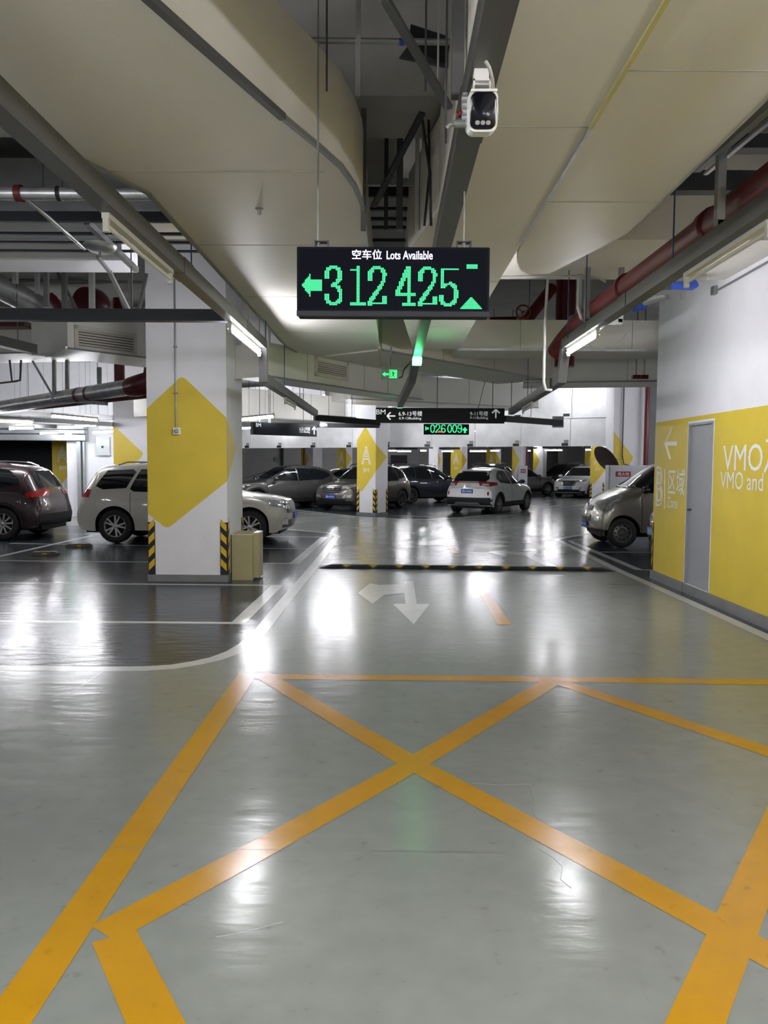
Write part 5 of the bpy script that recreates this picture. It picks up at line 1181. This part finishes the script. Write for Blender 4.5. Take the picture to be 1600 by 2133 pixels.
        for v in b2.verts:
            o_ = c0+e1*v.co.x+out*3.5+Vector((0, 0, v.co.y)); hit = bvh.ray_cast(o_, -out)
            if hit[0] is None:
                hit = bvh.find_nearest(c0+e1*v.co.x+out*(1.9 if abs(math.cos(a_)) > .5 else 0.8)+Vector((0, 0, v.co.y)))
            n_ = hit[1]
            if n_.dot(out) < 0: n_ = -n_
            v.co = hit[0]+n_*off
        bmesh.ops.recalc_face_normals(b2, faces=b2.faces)
        me2 = bpy.data.meshes.new(name); b2.to_mesh(me2); b2.free(); me2.materials.append(m); me2.polygons.foreach_set('use_smooth', [True]*len(me2.polygons))
        return put(name, me2, parent)
    def sides(name, polyu, m, off=0.006, which=(1, -1)):
        for s_ in which:
            dec(name, [((u-L/2)*s_, z) for u, z in polyu], 90*s_, m, off)
    for wn in sp['side_win']: sides('side_window', wn, M_GLASS)
    if sp.get('wind'): dec('windscreen', sp['wind'], 0, M_GLASS, 0.006)
    if sp.get('rear'): dec('rear_window', sp['rear'], 180, M_GLASS, 0.006)
    for u in sp['seams']: sides('door_seam', [(u, .36), (u+.012, .36), (u+.012, belt+.02), (u, belt+.02)], M_BLKP, 0.002)
    for u in sp.get('handles', [x-0.2 for x in sp['seams'][1:]]):
        for s_ in (1, -1):
            x = s_*(Wd(u, belt-.1)+0.012); MB().tube([(x, L/2-u+.08, belt-.10), (x+s_*.012, L/2-u, belt-.095), (x, L/2-u-.08, belt-.10)], 0.013, 6).build('door_handle', sp.get('handle_m', pm), t, local=True)
    for s_ in (1, -1):
        h_ = [(p[0]*s_, p[1]) for p in sp['head']]
        hl = dec('headlight', h_, sp['head_az']*s_, M_HEAD, 0.008, rel=Vector((s_*(W/2-.32), L/2-.35, 0)))
        tl__ = [(p[0]*s_, p[1]) for p in sp['tail']]
        dec('tail_light', tl__, sp['tail_az']*s_, sp.get('tail_m', M_TAIL), 0.010, rel=Vector((s_*(W/2-.28), -L/2+.28, 0)))
        if sp.get('fog'): dec('fog_light', [(p[0]*s_, p[1]) for p in sp['fog']], 25*s_, M_HEAD, 0.008, rel=Vector((s_*(W/2-.34), L/2-.3, 0)))
    if sp.get('grille'):
        dec('grille', sp['grille'], 0, M_BLKP, 0.008)
        g = sp['grille']; zs = [p[1] for p in g]; z0, z1 = min(zs), max(zs); hw = max(p[0] for p in g)
        if sp.get('bars', 'h') == 'h':
            for i in range(3):
                z = z0+(z1-z0)*(i+.6)/3.4; dec('grille_bar', [(-hw*.88, z), (hw*.88, z), (hw*.88, z+.018), (-hw*.88, z+.018)], 0, sp.get('bar_m', M_CHROME), 0.016)
        else:
            for i in range(9):
                x = -hw*.85+hw*1.7*i/8; dec('grille_bar', [(x-.014, z0+.015), (x+.014, z0+.015), (x+.014, z1-.015), (x-.014, z1-.015)], 0, M_BLKP, 0.03)
            dec('grille_trim', [(-hw, z1-.005), (hw, z1-.005), (hw, z1+.022), (-hw, z1+.022)], 0, M_CHROME, 0.014)
    if sp.get('low_grille'): dec('air_intake', sp['low_grille'], 0, M_BLKP, 0.007)
    if sp.get('clad'):
        cm = sp.get('clad_m', M_CLAD)
        sides('sill_cladding', [(fo+ra+.02, .27), (fo+wb-ra-.02, .27), (fo+wb-ra-.02, .42), (fo+ra+.02, .42)], cm, 0.010)
        for c in uw:
            for s_ in (1, -1):
                b3 = MB(); n_ = 18; vsr = []
                for i in range(n_+1):
                    an = -0.15+(math.pi+.3)*i/n_
                    for rr in (ra-.012, ra+.055):
                        uu, zz = c-rr*math.cos(an), cz+rr*math.sin(an)
                        hit = bvh.ray_cast(Vector((s_*3, L/2-uu, zz)), Vector((-s_, 0, 0)))
                        x = hit[0].x if hit[0] is not None and abs(hit[0].x) > W*.3 else s_*Wd(uu, zz)*.99
                        vsr.append((x+s_*.012, L/2-uu, zz))
                b3.add(vsr, [(2*i, 2*i+1, 2*i+3, 2*i+2) for i in range(n_)]); b3.smooth = True
                b3.build('arch_trim', cm, t, local=True)
        rb = sp.get('rear_clad', [(-.82, .26), (.82, .26), (.86, .56), (-.86, .56)])
        if rb: dec('bumper_cladding', rb, 180, cm, 0.010)
        fb = sp.get('front_clad', [(-.80, .25), (.80, .25), (.82, .38), (-.82, .38)])
        if fb: dec('bumper_cladding', fb, 0, cm, 0.009)
    if sp.get('rails'):
        for s_ in (1, -1):
            x = s_*W/2*tw*0.88; zr = lambda u: lerpf(sorted(sp['prof'][10:17]), u)+0.035
            MB().tube([(x, L/2-2.05, zr(2.05)-.06), (x, L/2-2.2, zr(2.2)), (x, L/2-2.9, zr(2.9)), (x, L/2-3.5, zr(3.5)), (x, L/2-3.7, zr(3.7)-.06)], 0.016, 8).build('roof_rail', sp.get('rail_m', M_CHROME), t, local=True)
    for s_ in (1, -1):
        mu, mz = sp.get('mirror', (1.62, belt+.10)); c = Vector((s_*(Wd(mu, mz)+.12), L/2-mu, mz)); b4 = MB()
        b4.lathe([(0.0, -.09), (.05, -.08), (.085, -.02), (.09, .03), (.07, .06), (0, .065)], (0, 0, 0), (0, 1, 0), 14)
        b4.v = [c+Vector((p.x*1.35, p.y, p.z*.85)) for p in b4.v]; b4.bar(c-Vector((s_*.05, 0, .02)), c-Vector((s_*.17, 0, .06)), .04, .03)
        b4.build('door_mirror', sp.get('mirror_m', pm), t, local=True)
    if sp.get('plate_f'):
        z = sp['plate_f'][0]; hit = bvh.ray_cast(Vector((0, 4, z)), Vector((0, -1, 0))); yy = hit[0].y+.012
        pl = MB().box(-.22, .22, yy, yy+.012, z-.07, z+.07).build('number_plate', plate_m or M_PLATE, t, local=True)
        if plate: plate_text(pl, t, plate, Vector((0, yy+.015, z)), Vector((-1, 0, 0)), Vector((0, 1, 0)))
    if sp.get('plate_r'):
        z = sp['plate_r'][0]; hit = bvh.ray_cast(Vector((0, -4, z)), Vector((0, 1, 0))); yy = hit[0].y-.012
        pl = MB().box(-.22, .22, yy-.012, yy, z-.07, z+.07).build('number_plate', plate_m or M_PLATE, t, local=True)
        if plate: plate_text(pl, t, plate, Vector((0, yy-.015, z)), Vector((1, 0, 0)), Vector((0, -1, 0)))
    # underside and wheel wells
    ub = MB().box(-W/2+.30, W/2-.30, -L/2+.25, L/2-.25, .20, .62)
    for c in uw: ub.box(-W/2+.30, W/2-.30, L/2-c-ra, L/2-c+ra, .2, cz+ra-.02)
    ub.build('underbody', M_UNDER, t, local=True)
    for c in uw:
        for s_ in (1, -1):
            b5 = MB(); n_ = 14
            for i in range(n_+1):
                an = -.25+(math.pi+.5)*i/n_; yy, zz = L/2-c+math.cos(an)*(ra-.002), max(.12, cz+math.sin(an)*(ra-.002))
                b5.v += [Vector((s_*(W/2-.32), yy, zz)), Vector((s_*(Wd(c, zz)*0.985-.01), yy, zz))]
            b5.f = [(2*i, 2*i+1, 2*i+3, 2*i+2) for i in range(n_)]; b5.smooth = True
            b5.build('wheel_arch', M_UNDER, t, local=True)
    ty, ri, di = wheel_meshes(Rw, sp['rim'], sp['spokes'])
    for c in uw:
        for s_ in (1, -1):
            o = put('wheel', ty, t, (s_*(W/2-.125), L/2-c, Rw-.006), 0 if s_ == 1 else math.pi)
            r2 = put('rim', ri, o); put('brake_disc', di, o)
            r2.rotation_euler.x = random.uniform(0, 1.2)
    t['_L'] = L; del t['_L']
    return t, dec, bvh
PLT = {}
def plate_text(pl, t, txt, c, ex, nrm):
    if txt not in PLT:
        PLT[txt] = text_mesh(txt, 1.0, M_WTXT, off=0.01)
    me = PLT[txt].copy(); me.name = 'plate_text'
    xs = [v.co.x for v in me.vertices]; ys = [v.co.y for v in me.vertices]; kx = .37/(max(xs)-min(xs)); ky = .088/(max(ys)-min(ys)); ey = nrm.cross(ex)
    for v in me.vertices: v.co = c+ex*(v.co.x*kx)+ey*(v.co.y*ky)
    put('plate_text', me, pl)

WHITE = paint('white', (0.78, 0.78, 0.78)); WHITEW = paint('warm_white', (0.66, 0.64, 0.58)); BROWN = paint('dark_maroon', (0.026, 0.006, 0.009), 0.0)
GREYP = paint('grey_metal', (0.085, 0.083, 0.08), 0.5, .32); TAUPE = paint('taupe', (0.13, 0.118, 0.10), 0.55, .3); NAVY = paint('navy', (0.008, 0.012, 0.022), 0.3); BLK = paint('black', (0.010, 0.011, 0.014))
SILV = paint('silver_beige', (0.36, 0.34, 0.29), 0.65, .33); GREY2 = paint('mid_grey', (0.15, 0.15, 0.15), 0.5, .32); MAR = paint('maroon', (0.06, 0.02, 0.018), 0.4)
# --- 1 dark maroon SUV, rear towards the lane
sp1 = spec(L=4.55, W=1.86, H=1.72, R=0.36, fo=0.9, rim='alloy', spokes=10, tail=[(-.30, .92), (-.30, 1.02), (.05, 1.10), (.32, 1.08), (.25, .95)], plate_f=None, plate_r=None)
CARS = []
CARS.append(car('dark maroon SUV at the left edge, rear lamps towards the lane', (-9.72, 17.45), -90, sp1, BROWN))
# --- 2 white SUV behind the near pillar
sp2 = spec(L=4.66, W=1.82, H=1.70, wb=2.85, fo=0.85, R=0.365, belt=1.04, spokes=5, bars='v', clad=False,
  prof=[(0.20, .27), (.08, .29), (0.02, .40), (.0, .56), (.02, .66), (.06, .86), (.14, .93), (.45, 1.00), (1.15, 1.08), (1.28, 1.13), (1.92, 1.56), (2.12, 1.62), (2.6, 1.67), (3.2, 1.685), (3.9, 1.66), (4.12, 1.63), (4.22, 1.56), (4.42, 1.22), (4.52, 1.06), (4.57, .88), (4.66, .70), (4.66, .52), (4.58, .36), (4.46, .30)],
  side_win=[[(1.50, 1.07), (2.08, 1.50), (2.44, 1.54), (2.44, 1.07)], [(2.52, 1.07), (2.52, 1.55), (3.22, 1.55), (3.38, 1.14), (3.30, 1.09)], [(3.46, 1.16), (3.30, 1.50), (3.38, 1.55), (3.92, 1.52), (4.12, 1.20), (3.95, 1.13)]],
  grille=[(-.54, .64), (.54, .64), (.66, .90), (-.66, .90)], head=[(-.32, .72), (-.26, .87), (.42, .99), (.20, .80)], head_az=42, low_grille=[(-.72, .34), (.72, .34), (.70, .50), (-.70, .50)],
  fog=[(-.16, .40), (.14, .40), (.10, .50), (-.02, .56), (-.12, .52)], tail=[(-.26, .96), (-.26, 1.12), (.30, 1.20), (.34, 1.10), (.12, .98)], plate_f=(.58,))
CARS.append(car('white SUV with roof rails, parked behind the big pillar', (-4.46, 17.0), 90, sp2, WHITEW, plate=None))
# --- 3 grey SUV behind it
sp3 = spec(L=4.62, W=1.88, H=1.66, wb=2.72, fo=0.92, R=.36, roofw=.72, rails=False, rim='dark', spokes=10, grille=None,
  prof=[(0.18, .24), (.05, .28), (0.0, .42), (.0, .60), (.03, .76), (.10, .88), (.26, .96), (.7, 1.02), (1.25, 1.08), (1.40, 1.13), (2.05, 1.52), (2.3, 1.60), (2.7, 1.65), (3.1, 1.65), (3.7, 1.58), (4.05, 1.48), (4.20, 1.40), (4.46, 1.12), (4.52, 1.05), (4.55, .88), (4.60, .72), (4.62, .55), (4.56, .36), (4.42, .28)],
  side_win=[[(1.60, 1.06), (2.20, 1.46), (2.56, 1.52), (2.56, 1.05)], [(2.62, 1.05), (2.62, 1.525), (3.4, 1.50), (3.80, 1.40), (4.02, 1.26), (3.6, 1.10)]], seams=[1.5, 2.58, 3.42], head=[(-.34, .78), (-.28, .86), (.36, .95), (.10, .80)])
c = Pd(588, 1000, 29.5); CARS.append(car('matte grey SUV facing left, behind the white SUV bonnet', (c.x, 29.5), -122, sp3, GREYP))
c = Pd(700, 990, 36); CARS.append(car('small dark saloon showing only its tail behind the grey SUV', (c.x+.2, 35.5), -122, spec(H=1.50, rails=False, prof=[(p[0], p[1]*.90 if p[1] > 1 else p[1]) for p in SUV['prof']], side_win=[[(u, 1+(z-1)*.72) for u, z in w_] for w_ in SUV['side_win']], wind=[(x, 1+(z-1)*.75) for x, z in SUV['wind']], rear=[(x, 1+(z-1)*.75) for x, z in SUV['rear']], belt=.96), BLK))
# --- 4 taupe SUV nosing out beside the far pillar
sp4 = spec(L=4.41, W=1.82, H=1.66, wb=2.64, fo=.88, R=.345, rails=True, rail_m=M_BLKP, grille=[(-.34, .66), (.34, .66), (.42, .74), (.38, .88), (-.38, .88), (-.42, .74)], head=[(-.28, .80), (-.24, .90), (.40, 1.0), (.30, .88)], head_az=38, fog=[(-.20, .48), (.12, .48), (.16, .58), (-.1, .60)], rim='dark', spokes=10)
C4 = car('taupe SUV nosing out left of the lettered far pillar', (-1.02, 29.4), -148, sp4, TAUPE, plate='湘A·F5315'); CARS.append(C4)
def oval_badge(C, z, kind, rear=False):
    t, dec, bvh = C; sy = -1 if rear else 1
    hit = bvh.ray_cast(Vector((0, 4*sy, z)), Vector((0, -sy, 0))); y = hit[0].y+sy*.022; b = MB()
    if kind == 'h_oval':
        b.lathe([(.055+.008*math.cos(q_), .008*math.sin(q_)) for q_ in [i*math.pi/2 for i in range(4)]], (0, 0, 0), (0, 1, 0), 20, closed=True); b.v = [Vector((p.x*1.5, p.y, p.z*.8)) for p in b.v]
        b.bar((-.04, 0, -.03), (-.02, 0, .03), .014, .01, up=(0, 1, 0)).bar((.02, 0, -.03), (.04, 0, .03), .014, .01, up=(0, 1, 0)).bar((-.03, 0, -.004), (.03, 0, .004), .014, .01, up=(0, 1, 0))
    elif kind == 'h_box':
        for p, q in (((-.05, .06), (.05, .06)), ((-.035, -.055), (.035, -.055)), ((-.05, .06), (-.035, -.055)), ((.05, .06), (.035, -.055)), ((-.028, .05), (-.02, -.045)), ((.028, .05), (.02, -.045)), ((-.02, -.0), (.02, -.0))):
            b.bar((p[0], 0, p[1]), (q[0], 0, q[1]), .010, .01, up=(0, 1, 0))
    elif kind == 'ring_bar':
        b.lathe([(.065+.010*math.cos(q_), .008*math.sin(q_)) for q_ in [i*math.pi/2 for i in range(4)]], (0, 0, 0), (0, 1, 0), 20, closed=True); b.bar((-.085, 0, 0), (.085, 0, 0), .028, .012, up=(0, 1, 0))
    else:
        for p, q in (((-.08, .04), (0, -.05)), ((.08, .04), (0, -.05)), ((-.03, .05), (0, .0)), ((.03, .05), (0, .0))): b.bar((p[0], 0, p[1]), (q[0], 0, q[1]), .018, .012, up=(0, 1, 0))
    b.v = [p+Vector((0, y, z)) for p in b.v]; b.build('badge', M_CHROME, t, local=True)
oval_badge(C4, .80, 'h_oval')
# --- 5 dark blue car behind it
c = Pd(884, 1000, 34.4); CARS.append(car('dark blue car with black glass behind the taupe SUV and left of the white crossover', (c.x, 34.5), 58, spec(L=4.55, W=1.86, H=1.70, R=.36, rim='dark', spokes=10), NAVY))
# --- 6 white crossover seen from the rear
sp6 = spec(L=4.28, W=1.78, H=1.605, wb=2.61, fo=.82, R=.335, roofw=.70, rails=False, belt=1.0,
  prof=[(0.16, .24), (.05, .28), (0.0, .42), (.0, .58), (.04, .72), (.10, .85), (.24, .94), (.55, .99), (1.05, 1.05), (1.18, 1.10), (1.80, 1.48), (2.0, 1.55), (2.4, 1.60), (2.9, 1.60), (3.4, 1.555), (3.62, 1.52), (3.75, 1.46), (4.05, 1.16), (4.16, 1.08), (4.18, .92), (4.22, .75), (4.28, .62), (4.27, .45), (4.20, .30), (4.05, .27)],
  side_win=[[(1.42, 1.04), (1.98, 1.44), (2.30, 1.49), (2.30, 1.02)], [(2.37, 1.02), (2.37, 1.495), (2.9, 1.48), (3.28, 1.38), (3.52, 1.22), (3.3, 1.08)]], seams=[1.36, 2.33, 3.15],
  wind=[(-.68, 1.09), (.68, 1.09), (.54, 1.48), (-.54, 1.48)], rear=[(-.60, 1.12), (.60, 1.12), (.66, 1.22), (.55, 1.46), (-.55, 1.46), (-.66, 1.22)],
  tail=[(-.42, 1.00), (-.40, 1.09), (.02, 1.12), (.26, 1.12), (.22, .98), (-.12, .96)], tail_az=148, rear_clad=[(-.86, .26), (.86, .26), (.88, .50), (.80, .58), (-.80, .58), (-.88, .50)], plate_r=(.79,), handles=[2.15, 3.3], mirror_m=M_BLKP, plate_f=(.5,))
C6 = car('white crossover seen from behind, parked in mid view', (3.66, 28.1), 31, sp6, WHITE, plate='湘A·D4902'); CARS.append(C6)
t6c, dec6, bvh6 = C6
dec6('chrome_strip', [(-.62, .895), (.62, .895), (.62, .915), (-.62, .915)], 180, M_CHROME, .012)
dec6('lamp_strip', [(-.55, 1.075), (.55, 1.075), (.55, 1.10), (-.55, 1.10)], 180, M_TAIL, .012)
for s_ in (1, -1):
    dec6('reflector', [(-.03, .66), (.03, .66), (.03, .78), (-.03, .78)], 180-14*s_, M_TAIL, .010, rel=Vector((s_*.74, -2.0, 0)))
    dec6('lamp_lens', [(-.13, .985), (-.11, 1.045), (.10, 1.045), (.12, .985)], 180-20*s_, M_TAILC, .018, rel=Vector((s_*.60, -1.9, 0)))
dec6('skid_plate', [(-.5, .34), (.5, .34), (.4, .42), (-.4, .42)], 180, M_STRUT, .016)
oval_badge(C6, 1.0, 'h_box', True)
# --- more cars beyond
c = Pd(1015, 985, 37.5); CARS.append(car('dark SUV showing only its shiny roof over the white crossover', (c.x, 38.5), -148, spec(H=1.76, prof=[(p[0], p[1]*1.045 if p[1] > 1.1 else p[1]) for p in SUV['prof']]), BLK))
c = Pd(1095, 990, 42); CARS.append(car('mid grey SUV right of the small red-label cabinet', (c.x-.2, 43), 58, spec(), GREY2))
c = Pd(1166, 990, 50); CARS.append(car('black off-roader facing left, left of the white hatchback', (c.x+.4, 51), -122, spec(H=1.82, prof=[(p[0], p[1]*1.08 if p[1] > 1.1 else p[1]) for p in SUV['prof']]), BLK))
sp10 = spec(L=4.63, W=1.82, H=1.70, grille=[(-.30, .62), (.30, .62), (.44, .90), (-.44, .90)], head=[(-.30, .82), (-.26, .92), (.34, .98), (.26, .86)], rails=False, head_az=30)
C10 = car('white hatchback with blue plate, nose towards the lane by the A BM pillar', (10.3, 41.6), -148, sp10, WHITE, plate='湘A·B7K03'); CARS.append(C10)
oval_badge(C10, .80, 'ring_bar')
for s_ in (1, -1): C10[1]('grille_trim', [(.44*s_, .90), (.36*s_, .90), (.22*s_, .64), (.30*s_, .64)], 0, M_CHROME, .02)
CARS.append(car('dark car half hidden behind the white hatchback', (12.0, 47.0), -148, spec(H=1.72), BLK))
# --- silver van
spv = spec(L=4.1, W=1.62, H=1.86, wb=2.72, fo=.60, R=.31, belt=1.06, roofw=.80, nose=.16, clad=False, rails=False, rim='steel', spokes=10,
  prof=[(0.16, .34), (.04, .37), (0.0, .46), (.0, .60), (.03, .68), (.06, .78), (.12, .90), (.30, 1.03), (.62, 1.17), (.74, 1.22), (1.35, 1.68), (1.52, 1.76), (1.9, 1.82), (2.5, 1.86), (3.2, 1.86), (3.8, 1.80), (3.95, 1.70), (4.05, 1.2), (4.08, .9), (4.10, .6), (4.08, .42), (3.98, .36)],
  low=[(0, .36), (.3, .36), (1.2, .30), (3.4, .30), (4.1, .36)],
  side_win=[[(1.02, 1.14), (1.42, 1.60), (1.98, 1.66), (1.98, 1.12)], [(2.06, 1.12), (2.06, 1.67), (3.0, 1.67), (3.0, 1.12)], [(3.08, 1.12), (3.08, 1.66), (3.8, 1.62), (3.85, 1.12)]],
  wind=[(-.66, 1.24), (.66, 1.24), (.58, 1.68), (-.58, 1.68)], rear=[(-.6, 1.2), (.6, 1.2), (.55, 1.6), (-.55, 1.6)],
  head=[(-.26, .76), (-.20, .90), (.10, 1.06), (.30, 1.10), (.34, 1.02), (.22, .76)], head_az=48, grille=[(-.30, .74), (.30, .74), (.34, .84), (-.34, .84)], bar_m=M_BLKP, low_grille=[(-.34, .52), (.34, .52), (.34, .66), (-.34, .66)],
  fog=[(-.07, .54), (.10, .54), (.10, .63), (-.07, .63)], plate_f=(.44,), plate_r=(.6,), seams=[.98, 2.02], mirror=(1.02, 1.20), mirror_m=M_BLKP, handles=[1.8], tail=[(-.1, .9), (-.1, 1.4), (.1, 1.4), (.1, .9)])
CV = car('silver-beige van nosing out beyond the end of the yellow wall', (6.26, 16.75), -90, spv, SILV, plate='湘A·6J57', cat='van', name='van'); CARS.append(CV)
for z in (.545, .585, .625): CV[1]('intake_bar', [(-.33, z), (.33, z), (.33, z+.016), (-.33, z+.016)], 0, SILV, .018)
oval_badge(CV, .86, 'vee')
for s_ in (1, -1): CV[1]('wiper', [(s_*.05, 1.235), (s_*.60, 1.235), (s_*.60, 1.255), (s_*.05, 1.255)], 0, M_BLKP, .03)
CARS.append(car('dark maroon car mostly hidden by the yellow wall end, pale blue plate', (6.95, 13.9), -90, spec(W=1.76, H=1.5, rails=False, belt=.96, prof=[(p[0], p[1]*.90 if p[1] > .9 else p[1]) for p in SUV['prof']], side_win=[], wind=None, rear=None), MAR, plate='湘A·D0285', plate_m=M_PLATEG))
